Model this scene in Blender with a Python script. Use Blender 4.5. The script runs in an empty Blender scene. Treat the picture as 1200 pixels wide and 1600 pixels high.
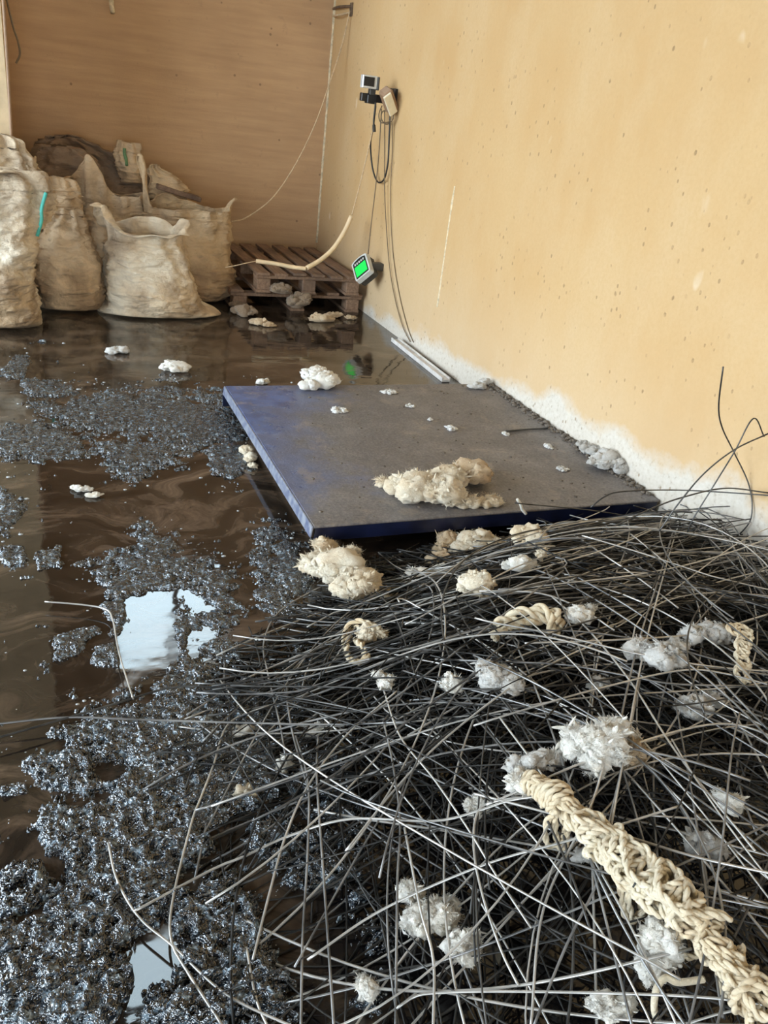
import bpy, math, random
import numpy as np
from mathutils import Matrix, Vector

# ------------------------------------------------------------------ camera
R = np.array([[0.92472316, -0.06615306, 0.37484776],
              [-0.36282174, -0.45096547, 0.81546952],
              [0.1150976, -0.89008647, -0.44101998]])
F, H = 1277.09, 1.45
CAM = np.array([0, 0, H])
scene = bpy.context.scene
COL = scene.collection
cd = bpy.data.cameras.new('camera')
cam = bpy.data.objects.new('camera', cd)
COL.objects.link(cam)
M = Matrix.Identity(4)
for i in range(3):
    M[i][0], M[i][1], M[i][2] = R[i, 0], -R[i, 1], -R[i, 2]
    M[i][3] = CAM[i]
cam.matrix_world = M
cd.sensor_fit = 'VERTICAL'
cd.sensor_height = 32.0
cd.sensor_width = 24.0
cd.lens = F / 1600 * 32
cd.clip_start = 0.02
cd.clip_end = 200
scene.camera = cam

# ------------------------------------------------------------------ light
world = bpy.data.worlds.new('sky')
scene.world = world
world.use_nodes = True
wn = world.node_tree.nodes
wn['Background'].inputs[0].default_value = (0.76, 0.89, 1.0, 1)
wn['Background'].inputs[1].default_value = 14.5
scene.view_settings.view_transform = 'Standard'
scene.view_settings.look = 'None'
scene.view_settings.gamma = 1
scene.view_settings.exposure = 0.0
scene.view_settings.use_curve_mapping = False


def portal(name, loc, rot, sx, sy):
    l = bpy.data.lights.new(name, 'AREA')
    l.shape = 'RECTANGLE'
    l.size, l.size_y = sx, sy
    l.cycles.is_portal = True
    o = bpy.data.objects.new(name, l)
    o.location = loc
    o.rotation_euler = rot
    COL.objects.link(o)
    return o


WX, BY = 2.353, 7.284          # right wall plane, back wall plane
LX = -6.0                      # left wall plane
CZ = 4.9                       # ceiling
GATE = (-1.2, 5.9, 4.2)         # gateway in the left wall: y0, y1, height
portal('gate_daylight', (LX, (GATE[0] + GATE[1]) / 2, GATE[2] / 2), (0, -math.pi / 2, 0), GATE[2], GATE[1] - GATE[0])
DOOR = (-1.4, 0.4, 2.2)        # unseen doorway added behind the photographer for fill light (wall y = -3)
portal('door_fill', ((DOOR[0] + DOOR[1]) / 2, -3.0, DOOR[2] / 2), (math.pi / 2, 0, 0), DOOR[1] - DOOR[0], DOOR[2])

# ------------------------------------------------------------------ helpers
rng = np.random.default_rng(7)
rnd = random.Random(11)


def ray(px, py):
    return R @ np.array([px - 600, py - 800, F])


def fl(px, py, z=0.0):
    r = ray(px, py)
    return CAM + r * (z - H) / r[2]


def aY(px, py, Y):
    r = ray(px, py)
    return CAM + r * Y / r[1]


def aX(px, py, X):
    r = ray(px, py)
    return CAM + r * X / r[0]


def pj(P):
    c = (np.asarray(P) - CAM) @ R
    return 600 + F * c[..., 0] / c[..., 2], 800 + F * c[..., 1] / c[..., 2]


def _hash(i):
    h = (i[..., 0] * 374761393 + i[..., 1] * 668265263 + i[..., 2] * 1274126177) & 0xffffffff
    h = ((h ^ (h >> 13)) * 1274126177) & 0xffffffff
    h = h ^ (h >> 16)
    return (h & 0xffff) / 65535.0


def noise(P, s=1.0, seed=0):
    P = np.asarray(P, float) * s + seed * 17.31
    i = np.floor(P).astype(np.int64)
    f = P - i
    f = f * f * (3 - 2 * f)
    r = 0
    for a in (0, 1):
        wa = f[..., 0] if a else 1 - f[..., 0]
        for b in (0, 1):
            wb = f[..., 1] if b else 1 - f[..., 1]
            for c in (0, 1):
                wc = f[..., 2] if c else 1 - f[..., 2]
                r = r + wa * wb * wc * _hash(i + np.array([a, b, c]))
    return r * 2 - 1


def fbm(P, s=1.0, octs=4, seed=0, gain=0.5):
    r, a = 0, 1.0
    for k in range(octs):
        r = r + a * noise(P, s, seed + k * 3)
        s *= 2.03
        a *= gain
    return r


def setp(o, label=None, cat=None, group=None, kind=None):
    for k, v in (('label', label), ('category', cat), ('group', group), ('kind', kind)):
        if v:
            o[k] = v
    return o


def empty(name, loc, label, cat, group=None, kind=None):
    o = bpy.data.objects.new(name, None)
    o.location = [float(v) for v in loc]
    o.empty_display_size = 0.05
    COL.objects.link(o)
    return setp(o, label, cat, group, kind)


def root_loc(o):
    while o.parent:
        o = o.parent
    return np.array(o.location)


def mobj(name, V, Fc, mat, parent=None, smooth=True, origin=None):
    V = np.asarray(V, float)
    if parent is not None:
        org = root_loc(parent)
    elif origin is not None:
        org = np.asarray(origin, float)
    else:
        org = np.array([(V[:, 0].min() + V[:, 0].max()) / 2, (V[:, 1].min() + V[:, 1].max()) / 2, V[:, 2].min()])
    me = bpy.data.meshes.new(name)
    L = V - org
    if isinstance(Fc, np.ndarray):
        k = Fc.shape[1]
        me.vertices.add(len(L))
        me.vertices.foreach_set('co', L.astype(np.float32).ravel())
        me.loops.add(Fc.size)
        me.loops.foreach_set('vertex_index', Fc.astype(np.int32).ravel())
        me.polygons.add(len(Fc))
        me.polygons.foreach_set('loop_start', np.arange(0, Fc.size, k, dtype=np.int32))
        me.polygons.foreach_set('loop_total', np.full(len(Fc), k, np.int32))
        me.update(calc_edges=True)
        me.validate()
    else:
        me.from_pydata(L.tolist(), [], [tuple(int(q) for q in f) for f in Fc])
    if smooth:
        me.polygons.foreach_set('use_smooth', np.ones(len(me.polygons), bool))
    me.materials.append(mat)
    me.update()
    o = bpy.data.objects.new(name, me)
    COL.objects.link(o)
    if parent is not None:
        o.parent = parent
    else:
        o.location = [float(v) for v in org]
    return o


def join(parts):
    V, Fs, n = [], [], 0
    for v, f in parts:
        V.append(np.asarray(v, float))
        Fs += [tuple(int(q) + n for q in x) for x in f]
        n += len(v)
    return np.concatenate(V), Fs


def box(c, s, rz=0.0, bev=0.0, rot=None):
    """box centred at c with size s; chamfered when bev > 0"""
    sx, sy, sz = [q / 2 for q in s]
    if bev <= 0:
        V = np.array([[x, y, z] for z in (-sz, sz) for y in (-sy, sy) for x in (-sx, sx)])
        Fc = [(0, 2, 3, 1), (4, 5, 7, 6), (0, 1, 5, 4), (2, 6, 7, 3), (0, 4, 6, 2), (1, 3, 7, 5)]
    else:
        b = bev
        V, idx = [], {}
        for a in (-1, 1):
            for e in (-1, 1):
                for g in (-1, 1):
                    for ax in range(3):
                        p = np.array([a * sx, e * sy, g * sz])
                        for k in range(3):
                            if k != ax:
                                p[k] -= np.sign(p[k]) * b
                        idx[(a, e, g, ax)] = len(V)
                        V.append(p)
        V = np.array(V)
        Fc = []
        S = (-1, 1)
        for ax in range(3):
            u, w = [k for k in range(3) if k != ax]
            for s0 in S:
                q = []
                for (p1, p2) in ((-1, -1), (1, -1), (1, 1), (-1, 1)):
                    t = [0, 0, 0]
                    t[ax], t[u], t[w] = s0, p1, p2
                    q.append(idx[(*t, ax)])
                Fc.append(q)
        for ax in range(3):
            u, w = [k for k in range(3) if k != ax]
            for p1 in S:
                for p2 in S:
                    t0, t1 = [0, 0, 0], [0, 0, 0]
                    t0[ax], t1[ax] = -1, 1
                    t0[u] = t1[u] = p1
                    t0[w] = t1[w] = p2
                    Fc.append([idx[(*t0, u)], idx[(*t1, u)], idx[(*t1, w)], idx[(*t0, w)]])
        for a in S:
            for e in S:
                for g in S:
                    Fc.append([idx[(a, e, g, 0)], idx[(a, e, g, 1)], idx[(a, e, g, 2)]])
    if rot is not None:
        V = V @ np.array(rot).T
    if rz:
        c0, s0 = math.cos(rz), math.sin(rz)
        V = V @ np.array([[c0, -s0, 0], [s0, c0, 0], [0, 0, 1]]).T
    return V + np.asarray(c, float), Fc


def tube(P, r, sides=6, caps=True):
    P = np.asarray(P, float)
    n = len(P)
    r = np.broadcast_to(np.asarray(r, float), (n,))
    T = np.gradient(P, axis=0)
    T /= np.linalg.norm(T, axis=1)[:, None] + 1e-12
    u = np.cross(T[0], [0.13, 0.27, 0.95])
    u /= np.linalg.norm(u)
    V = []
    ang = np.arange(sides) * 2 * np.pi / sides
    for i in range(n):
        u = u - T[i] * (u @ T[i])
        u /= np.linalg.norm(u) + 1e-12
        w = np.cross(T[i], u)
        V.append(P[i] + r[i] * (np.cos(ang)[:, None] * u + np.sin(ang)[:, None] * w))
    V = np.concatenate(V)
    Fc = []
    for i in range(n - 1):
        for k in range(sides):
            a, b = i * sides + k, i * sides + (k + 1) % sides
            Fc.append((a, b, b + sides, a + sides))
    if caps:
        Fc.append(tuple(range(sides))[::-1])
        Fc.append(tuple((n - 1) * sides + k for k in range(sides)))
    return V, Fc


def spline(P, n=40):
    """Catmull-Rom through the points, n samples"""
    P = np.asarray(P, float)
    if len(P) == 2:
        t = np.linspace(0, 1, n)[:, None]
        return P[0] * (1 - t) + P[1] * t
    Q = np.vstack([2 * P[0] - P[1], P, 2 * P[-1] - P[-2]])
    d = np.concatenate([[0], np.cumsum(np.linalg.norm(np.diff(P, axis=0), axis=1))])
    out = []
    for s in np.linspace(0, d[-1], n):
        k = min(np.searchsorted(d, s, 'right') - 1, len(P) - 2)
        t = (s - d[k]) / (d[k + 1] - d[k] + 1e-12)
        a, b, c, e = Q[k], Q[k + 1], Q[k + 2], Q[k + 3]
        out.append(0.5 * (2 * b + (c - a) * t + (2 * a - 5 * b + 4 * c - e) * t * t + (3 * b - a - 3 * c + e) * t ** 3))
    return np.array(out)


# ------------------------------------------------------------------ materials
class NT:
    def __init__(self, name):
        self.m = bpy.data.materials.new(name)
        self.m.use_nodes = True
        self.t = self.m.node_tree
        self.b = self.t.nodes['Principled BSDF']
        self.out = self.t.nodes['Material Output']
        self.co = self.t.nodes.new('ShaderNodeTexCoord').outputs['Object']
        self.pos = self.t.nodes.new('ShaderNodeNewGeometry').outputs['Position']

    def l(self, a, b):
        self.t.links.new(a, b)

    def mp(self, v, scale=(1, 1, 1), rot=(0, 0, 0), loc=(0, 0, 0)):
        n = self.t.nodes.new('ShaderNodeMapping')
        n.inputs['Scale'].default_value = scale
        n.inputs['Rotation'].default_value = rot
        n.inputs['Location'].default_value = loc
        self.l(v, n.inputs['Vector'])
        return n.outputs[0]

    def noise(self, v, s, det=4, rough=0.55, dist=0.0):
        n = self.t.nodes.new('ShaderNodeTexNoise')
        n.inputs['Scale'].default_value = s
        n.inputs['Detail'].default_value = det
        n.inputs['Roughness'].default_value = rough
        n.inputs['Distortion'].default_value = dist
        self.l(v, n.inputs['Vector'])
        return n.outputs['Fac']

    def vor(self, v, s, rand=1.0):
        n = self.t.nodes.new('ShaderNodeTexVoronoi')
        n.inputs['Scale'].default_value = s
        n.inputs['Randomness'].default_value = rand
        self.l(v, n.inputs['Vector'])
        return n.outputs['Distance']

    def ramp(self, fac, stops):
        n = self.t.nodes.new('ShaderNodeValToRGB')
        e = n.color_ramp.elements
        while len(e) < len(stops):
            e.new(0.5)
        for i, (p, c) in enumerate(stops):
            e[i].position = p
            if isinstance(c, (int, float)):
                c = (c, c, c)
            e[i].color = (*c[:3], 1)
        self.l(fac, n.inputs[0])
        return n.outputs[0]

    def mix(self, f, a, b, typ='MIX'):
        n = self.t.nodes.new('ShaderNodeMix')
        n.data_type = 'RGBA'
        n.blend_type = typ
        for sock, v in ((n.inputs[0], f), (n.inputs[6], a), (n.inputs[7], b)):
            if isinstance(v, (int, float)):
                sock.default_value = v
            elif isinstance(v, tuple):
                sock.default_value = (*v[:3], 1)
            else:
                self.l(v, sock)
        return n.outputs[2]

    def math(self, op, a, b=0.0, clamp=False):
        n = self.t.nodes.new('ShaderNodeMath')
        n.operation = op
        n.use_clamp = clamp
        for s, v in ((n.inputs[0], a), (n.inputs[1], b)):
            if isinstance(v, (int, float)):
                s.default_value = v
            else:
                self.l(v, s)
        return n.outputs[0]

    def sep(self, v):
        n = self.t.nodes.new('ShaderNodeSeparateXYZ')
        self.l(v, n.inputs[0])
        return n.outputs

    def bump(self, h, strength=0.4, dist=0.01, normal=None):
        n = self.t.nodes.new('ShaderNodeBump')
        n.inputs['Strength'].default_value = strength
        n.inputs['Distance'].default_value = dist
        self.l(h, n.inputs['Height'])
        if normal is not None:
            self.l(normal, n.inputs['Normal'])
        return n.outputs[0]

    def fin(self, col=None, rough=None, metal=None, normal=None, ior=None, **kw):
        for k, v in (('Base Color', col), ('Roughness', rough), ('Metallic', metal), ('Normal', normal), ('IOR', ior), *kw.items()):
            if v is None:
                continue
            s = self.b.inputs[k]
            if isinstance(v, tuple):
                s.default_value = (*v[:3], 1)
            elif isinstance(v, (int, float)):
                s.default_value = v
            else:
                self.l(v, s)
        return self.m


def m_wall_right():
    n = NT('yellow_plaster')
    p = n.pos
    big = n.noise(p, 0.9, 3)
    blot = n.noise(n.mp(p, (1, 1, 0.5)), 3.5, 5, 0.6)
    fine = n.noise(p, 60, 4, 0.7)
    col = n.ramp(big, [(0.3, (0.54, 0.325, 0.135)), (0.7, (0.59, 0.395, 0.195))])
    col = n.mix(n.ramp(blot, [(0.42, 0.0), (0.75, 0.5)]), col, (0.62, 0.45, 0.26))
    col = n.mix(n.math('MULTIPLY', n.ramp(fine, [(0.35, 1.0), (0.6, 0.0)]), 0.35), col, (0.52, 0.33, 0.14))
    # bare whitish band along the foot of the wall
    z = n.sep(p)[2]
    edge = n.math('ADD', z, n.math('MULTIPLY', n.math('SUBTRACT', n.noise(n.mp(p, (1, 1, 1.2)), 2.6, 5, 0.6), 0.5), 0.34))
    edge = n.math('ADD', edge, n.math('MULTIPLY', n.math('SUBTRACT', n.sep(p)[1], 3.7), 0.07))
    band = n.ramp(edge, [(0.17, 1.0), (0.24, 0.0)])
    spk = n.noise(p, 45, 3, 0.7)
    white = n.ramp(spk, [(0.28, (0.38, 0.32, 0.26)), (0.42, (0.58, 0.53, 0.46)), (0.7, (0.66, 0.62, 0.56))])
    col = n.mix(band, col, white)
    hz = n.ramp(z, [(0.0, 0.6), (0.75, 0.0)])
    col = n.mix(n.math('MULTIPLY', hz, 0.55), col, (0.62, 0.53, 0.41))
    # pits and chips
    pv = n.vor(n.mp(p, (1, 1, 0.8)), 9.0)
    gate = n.noise(p, 5.0, 2)
    pit = n.math('MULTIPLY', n.ramp(n.math('ADD', pv, n.math('MULTIPLY', fine, 0.06)), [(0.065, 1.0), (0.105, 0.0)]), n.ramp(gate, [(0.5, 0.0), (0.56, 1.0)]))
    pv2 = n.vor(n.mp(p, (1, 1, 0.7), (0, 0, 0), (3.3, 1.7, 0.4)), 22.0)
    pit2 = n.math('MULTIPLY', n.ramp(pv2, [(0.10, 1.0), (0.15, 0.0)]), n.ramp(n.noise(p, 2.2, 2), [(0.45, 0.0), (0.6, 0.8)]))
    chip = n.math('MULTIPLY', n.ramp(n.vor(n.mp(p, (1, 1, 0.45), (0, 0, 0), (0.3, 0.2, 0.9)), 5.0), [(0.10, 1.0), (0.14, 0.0)]), n.ramp(n.noise(p, 3.0, 2), [(0.58, 0.0), (0.66, 0.45)]))
    col = n.mix(chip, col, (0.82, 0.74, 0.58))
    pits = n.math('MAXIMUM', pit, pit2)
    col = n.mix(n.math('MULTIPLY', pits, 0.75), col, (0.30, 0.19, 0.09))
    h = n.math('SUBTRACT', n.math('MULTIPLY', fine, 0.25), n.math('MULTIPLY', pits, 0.8))
    h = n.math('ADD', h, n.math('MULTIPLY', blot, 0.8))
    return n.fin(col, 0.85, normal=n.bump(h, 0.55, 0.012))


def m_wall_back():
    n = NT('ochre_concrete')
    p = n.pos
    st = n.noise(n.mp(p, (0.6, 1, 7)), 3.0, 5, 0.6)
    bl = n.noise(p, 1.5, 4)
    fine = n.noise(p, 70, 3, 0.7)
    col = n.ramp(n.math('ADD', n.math('MULTIPLY', st, 0.5), n.math('MULTIPLY', bl, 0.5)),
                 [(0.35, (0.44, 0.27, 0.145)), (0.65, (0.58, 0.37, 0.20))])
    col = n.mix(n.ramp(n.noise(p, 12, 4, 0.7), [(0.62, 0.0), (0.75, 0.35)]), col, (0.30, 0.19, 0.11))
    pit = n.math('MULTIPLY', n.ramp(n.vor(p, 8), [(0.06, 1.0), (0.09, 0.0)]), n.ramp(n.noise(p, 4, 2), [(0.52, 0.0), (0.56, 1.0)]))
    col = n.mix(n.math('MULTIPLY', pit, 0.7), col, (0.2, 0.12, 0.07))
    h = n.math('ADD', n.math('MULTIPLY', st, 1.0), n.math('MULTIPLY', fine, 0.2))
    return n.fin(col, 0.9, normal=n.bump(h, 0.5, 0.012))


def m_simple(name, col, rough=0.6, metal=0.0, var=0.0, vs=20, bump=0.0, col2=None, **kw):
    n = NT(name)
    f = n.noise(n.co, vs, 4, 0.6)
    c2 = col2 if col2 else tuple(max(0, q * (1 - var)) for q in col)
    c = n.ramp(f, [(0.35, c2), (0.62, col)])
    nb = n.bump(n.noise(n.co, vs * 4, 3), bump, 0.004) if bump else None
    return n.fin(c, rough, metal, nb, **kw)


def m_water():
    n = NT('murky_water')
    p = n.pos
    w1 = n.noise(n.mp(p, (0.8, 1.5, 1)), 1.3, 3)
    wc = n.t.nodes.new('ShaderNodeCombineXYZ')
    n.l(n.math('MULTIPLY', w1, 1.2), wc.inputs[0])
    n.l(n.math('MULTIPLY', n.noise(p, 2.1, 2), 0.8), wc.inputs[1])
    add = n.t.nodes.new('ShaderNodeVectorMath')
    n.l(p, add.inputs[0])
    n.l(wc.outputs[0], add.inputs[1])
    sw = n.noise(n.mp(add.outputs[0], (0.8, 2.0, 1)), 3.0, 8, 0.68)
    col = n.ramp(sw, [(0.34, (0.008, 0.006, 0.005)), (0.48, (0.028, 0.020, 0.014)), (0.60, (0.095, 0.066, 0.045)), (0.78, (0.22, 0.16, 0.115))])
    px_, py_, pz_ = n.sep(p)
    heap_dark = n.math('ADD', n.math('SUBTRACT', px_, n.math('MULTIPLY', py_, 0.42)), n.math('MULTIPLY', n.math('SUBTRACT', n.noise(p, 5.0, 4, 0.6), 0.5), 0.9))  # mask that turns the water colour black below the wire heap
    heap_dark = n.math('MULTIPLY', n.ramp(heap_dark, [(0.0, 0.0), (0.10, 1.0)]), n.ramp(n.math('MULTIPLY', py_, 0.2), [(0.47, 1.0), (0.52, 0.0)]))
    col = n.mix(n.math('MULTIPLY', heap_dark, 0.94), col, (0.004, 0.004, 0.005))
    rip = n.noise(n.mp(p, (1, 1.6, 1)), 5.0, 2, 0.4)
    rip2 = n.noise(n.mp(p, (1, 2.2, 1)), 18.0, 3, 0.5)
    dirt = n.ramp(n.noise(p, 2.2, 4), [(0.45, 0.0), (0.7, 1.0)])
    h = n.math('ADD', rip, n.math('MULTIPLY', n.math('MULTIPLY', rip2, dirt), 0.6))
    ro = n.ramp(sw, [(0.45, 0.03), (0.75, 0.16)])
    return n.fin(col, ro, normal=n.bump(h, 0.12, 0.012), ior=1.52)


def m_sludge():
    n = NT('black_sludge')
    p = n.pos
    f = n.noise(n.mp(p, (1, 1.5, 1)), 48, 5, 0.7, 0.6)
    col = n.ramp(f, [(0.40, (0.005, 0.006, 0.009)), (0.53, (0.028, 0.037, 0.048)), (0.62, (0.17, 0.23, 0.28)), (0.76, (0.50, 0.60, 0.66))])  # pale blue stops paint sky glints into the black
    v = n.vor(p, 150)
    v2 = n.vor(p, 75)
    dome = n.math('SUBTRACT', 1.0, n.math('MULTIPLY', n.math('MULTIPLY', v, v), 2.2))
    dome2 = n.math('SUBTRACT', 1.0, n.math('MULTIPLY', n.math('MULTIPLY', v2, v2), 2.2))
    h = n.math('ADD', dome, n.math('MULTIPLY', dome2, 1.6))
    return n.fin(col, n.ramp(n.noise(p, 40, 2), [(0.4, 0.05), (0.65, 0.18)]), normal=n.bump(h, 0.6, 0.0040), ior=2.1)


def m_sack(name, a, b, dirt, tint=0.5):
    n = NT(name)
    p = n.co
    st = n.noise(p, 3.2, 5, 0.62, 0.4)
    sp = n.noise(p, 24, 4, 0.7)
    col = n.mix(n.ramp(n.noise(p, 2.0, 3), [(0.35, 0.0), (0.65, 1.0)]), a, b)
    col = n.mix(n.ramp(st, [(0.50 - dirt * 0.16, 0.0), (0.66, 0.8)]), col, (0.30, 0.19, 0.11))
    col = n.mix(n.ramp(sp, [(0.60, 0.0), (0.78, 0.55 * dirt + 0.1)]), col, (0.14, 0.09, 0.06))
    wv = n.t.nodes.new('ShaderNodeTexChecker')
    wv.inputs['Scale'].default_value = 260
    n.l(p, wv.inputs['Vector'])
    h = n.math('ADD', n.math('MULTIPLY', n.noise(n.mp(p, (1, 1, 1.6)), 22, 5, 0.6), 1.0), n.math('MULTIPLY', wv.outputs['Fac'], 0.05))
    h = n.math('ADD', h, n.math('MULTIPLY', n.noise(n.mp(p, (1.0, 1.0, 4.0), (0.2, 0.5, 0)), 5, 3), 1.2))
    return n.fin(col, 0.62, normal=n.bump(h, 0.9, 0.03))


def m_wool(name, a, b, t, dirt=0.2):
    n = NT(name)
    p = n.co
    col = n.mix(n.ramp(n.noise(p, 9, 3), [(0.38, 0.0), (0.66, 1.0)]), a, b)
    col = n.mix(n.ramp(n.noise(p, 14, 4, 0.6), [(0.56, 0.0), (0.75, dirt)]), col, t)
    stn = n.noise(n.mp(p, (1, 1, 3)), 42, 4, 0.7, 1.2)
    col = n.mix(n.ramp(stn, [(0.5, 0.0), (0.72, dirt * 0.7)]), col, t)
    h = n.noise(n.mp(p, (1, 1, 1)), 120, 5, 0.75, 1.5)
    return n.fin(col, 0.95, normal=n.bump(h, 0.8, 0.01), **{'Sheen Weight': 0.25})


def m_platform():
    n = NT('dusty_blue_paint')
    p = n.pos
    x, y, z = n.sep(p)
    # dust thins towards the far-left corner, where the wet blue paint shows
    d = n.math('ADD', n.math('MULTIPLY', n.math('SUBTRACT', x, 0.84), 0.85), n.math('MULTIPLY', n.math('SUBTRACT', 3.9, y), 0.26))
    d = n.math('ADD', d, n.math('MULTIPLY', n.math('SUBTRACT', n.noise(p, 3.2, 6, 0.65), 0.5), 1.3))
    dust = n.ramp(d, [(0.05, 0.0), (0.5, 1.0)])
    grain = n.noise(p, 90, 4, 0.75)
    patch = n.noise(p, 6, 5, 0.7)
    dc = n.ramp(n.math('ADD', n.math('MULTIPLY', grain, 0.6), n.math('MULTIPLY', patch, 0.4)),
                [(0.36, (0.085, 0.072, 0.062)), (0.52, (0.165, 0.147, 0.132)), (0.68, (0.27, 0.24, 0.21))])
    dc = n.mix(n.ramp(x, [(0.0, 0.0), (1.0, 0.0)]), dc, dc)
    blue = n.ramp(n.noise(p, 14, 4), [(0.35, (0.045, 0.075, 0.20)), (0.65, (0.10, 0.15, 0.33))])
    col = n.mix(n.math('MULTIPLY', dust, 0.93), blue, dc)
    light = n.math('MULTIPLY', n.ramp(n.noise(n.mp(p, (1, 1, 1), (0, 0, 0), (4, 2, 0)), 7, 5, 0.7), [(0.57, 0.0), (0.66, 0.6)]), 0.8)
    col = n.mix(light, col, (0.30, 0.25, 0.20))
    wet = n.ramp(n.noise(n.mp(p, (1, 1, 1), (0, 0, 0), (1, 7, 0)), 5, 4), [(0.60, 0.0), (0.63, 1.0)])
    ro = n.ramp(dust, [(0.0, 0.20), (1.0, 0.50)])
    return n.fin(col, ro, normal=n.bump(n.math('ADD', grain, n.math('MULTIPLY', patch, 0.7)), 0.35, 0.006))


MAT = {
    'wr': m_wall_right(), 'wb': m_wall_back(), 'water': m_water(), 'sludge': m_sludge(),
    'concrete': m_simple('dark_wet_concrete', (0.09, 0.07, 0.055), 0.5, var=0.5, vs=6),
    'plaster': m_simple('cream_plaster', (0.72, 0.55, 0.34), 0.85, var=0.2, vs=8, bump=0.2),
    'ceil': m_simple('grey_roof_sheet', (0.22, 0.19, 0.16), 0.6, var=0.3, vs=3),
    'yard': m_simple('yard_concrete', (0.42, 0.40, 0.36), 0.9, var=0.2, vs=2),
    'joint': m_simple('pale_mortar', (0.80, 0.66, 0.44), 0.9, var=0.4, vs=30, bump=0.4),
    'plat': m_platform(),
    'navy': m_simple('navy_paint', (0.006, 0.010, 0.040), 0.35, var=0.5, vs=15),
    'rim': m_simple('sky_glare_rim_paint', (0.26, 0.28, 0.33), 0.35, var=0.5, vs=25, col2=(0.10, 0.12, 0.20)),  # pale tone stands for sky glare on the left skirt
    'rust': m_simple('rusty_steel', (0.16, 0.10, 0.06), 0.7, var=0.5, vs=25),
    'wood': None,
    'black': m_simple('black_plastic', (0.012, 0.012, 0.013), 0.4, var=0.3),
    'dgrey': m_simple('dark_grey_plastic', (0.055, 0.050, 0.042), 0.5, var=0.3),
    'lgrey': m_simple('light_grey_plastic', (0.62, 0.62, 0.58), 0.45, var=0.15),
    'silver': m_simple('silver_plate', (0.70, 0.72, 0.72), 0.3, var=0.15, metal=0.3),
    'cream': m_simple('cream_plastic', (0.85, 0.76, 0.55), 0.45, var=0.12),
    'tan': m_simple('brown_tape', (0.36, 0.22, 0.13), 0.5, var=0.2),
    'cable': m_simple('black_cable', (0.02, 0.017, 0.014), 0.5, var=0.3),
    'bcable': m_simple('brown_cord', (0.17, 0.115, 0.06), 0.6, var=0.3),
    'rope': m_simple('beige_rope', (0.62, 0.45, 0.27), 0.8, var=0.3, vs=60, bump=0.3),
    'hose': m_simple('cream_hose', (0.82, 0.62, 0.38), 0.5, var=0.15),
    'strip': m_simple('white_plastic_profile', (0.72, 0.68, 0.64), 0.45, var=0.25, vs=18),
    'foam': m_simple('white_foam', (0.50, 0.52, 0.53), 0.3, var=0.2),
    'scrap': m_simple('pale_scrap', (0.70, 0.68, 0.64), 0.8, var=0.4, vs=60, bump=0.4),
    'dirt': m_simple('loose_dirt', (0.20, 0.165, 0.13), 0.95, var=0.6, vs=60, bump=0.8),
    'teal': m_simple('teal_stripe', (0.10, 0.58, 0.50), 0.6, var=0.2),
    'green': m_simple('green_stripe', (0.16, 0.30, 0.14), 0.7, var=0.3),
    'yarn': m_wool('cream_yarn', (0.92, 0.81, 0.60), (0.84, 0.67, 0.43), (0.50, 0.31, 0.15), 0.5),
    'wool_w': m_wool('white_wool', (0.93, 0.90, 0.83), (0.88, 0.82, 0.70), (0.60, 0.45, 0.28), 0.4),
    'wool_c': m_wool('cream_wool', (0.90, 0.81, 0.64), (0.84, 0.68, 0.46), (0.56, 0.36, 0.18), 0.7),
    'wool_t': m_wool('tan_wool', (0.70, 0.54, 0.35), (0.58, 0.40, 0.22), (0.34, 0.20, 0.10), 0.7),
    'wool_b': m_wool('brown_wool', (0.36, 0.26, 0.17), (0.26, 0.18, 0.11), (0.14, 0.09, 0.06), 0.7),
    'wool_g': m_wool('grey_wool', (0.72, 0.70, 0.66), (0.56, 0.52, 0.46), (0.30, 0.23, 0.17), 0.6),
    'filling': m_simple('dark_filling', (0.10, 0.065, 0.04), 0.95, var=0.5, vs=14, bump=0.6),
}


def m_wood():
    n = NT('dirty_pallet_wood')
    g = n.noise(n.mp(n.co, (14, 1.2, 14)), 4, 5, 0.6)
    d = n.noise(n.pos, 5, 4)
    col = n.ramp(g, [(0.3, (0.15, 0.085, 0.05)), (0.7, (0.32, 0.20, 0.125))])
    col = n.mix(n.ramp(d, [(0.4, 0.0), (0.7, 0.7)]), col, (0.085, 0.055, 0.04))
    return n.fin(col, 0.8, normal=n.bump(g, 0.4, 0.004))


MAT['wood'] = m_wood()


def m_wire(name, lo, hi, rough):
    n = NT(name)
    f = n.noise(n.pos, 9, 3)
    col = n.ramp(f, [(0.35, lo), (0.65, hi)])
    return n.fin(col, rough, 0.55)


MAT['wire'] = m_wire('grey_steel_wire', (0.11, 0.11, 0.11), (0.33, 0.325, 0.32), 0.36)
MAT['wire_d'] = m_wire('dark_steel_wire', (0.030, 0.029, 0.028), (0.11, 0.106, 0.10), 0.42)
MAT['wire_shade'] = m_wire('shaded_steel_wire', (0.010, 0.010, 0.010), (0.055, 0.053, 0.05), 0.45)  # darkened copy of the wire: paints the shade deep in the heap
MAT['wire_b'] = m_wire('bright_steel_wire', (0.36, 0.35, 0.33), (0.60, 0.58, 0.55), 0.34)


def m_glass():
    n = NT('thin_window_glass')
    tr = n.t.nodes.new('ShaderNodeBsdfTransparent')
    tr.inputs[0].default_value = (0.93, 0.97, 0.97, 1)
    gl = n.t.nodes.new('ShaderNodeBsdfGlossy')
    gl.inputs['Roughness'].default_value = 0.02
    mx = n.t.nodes.new('ShaderNodeMixShader')
    mx.inputs[0].default_value = 0.06
    n.l(tr.outputs[0], mx.inputs[1])
    n.l(gl.outputs[0], mx.inputs[2])
    n.l(mx.outputs[0], n.out.inputs[0])
    return n.m


MAT['glass'] = m_glass()


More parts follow.
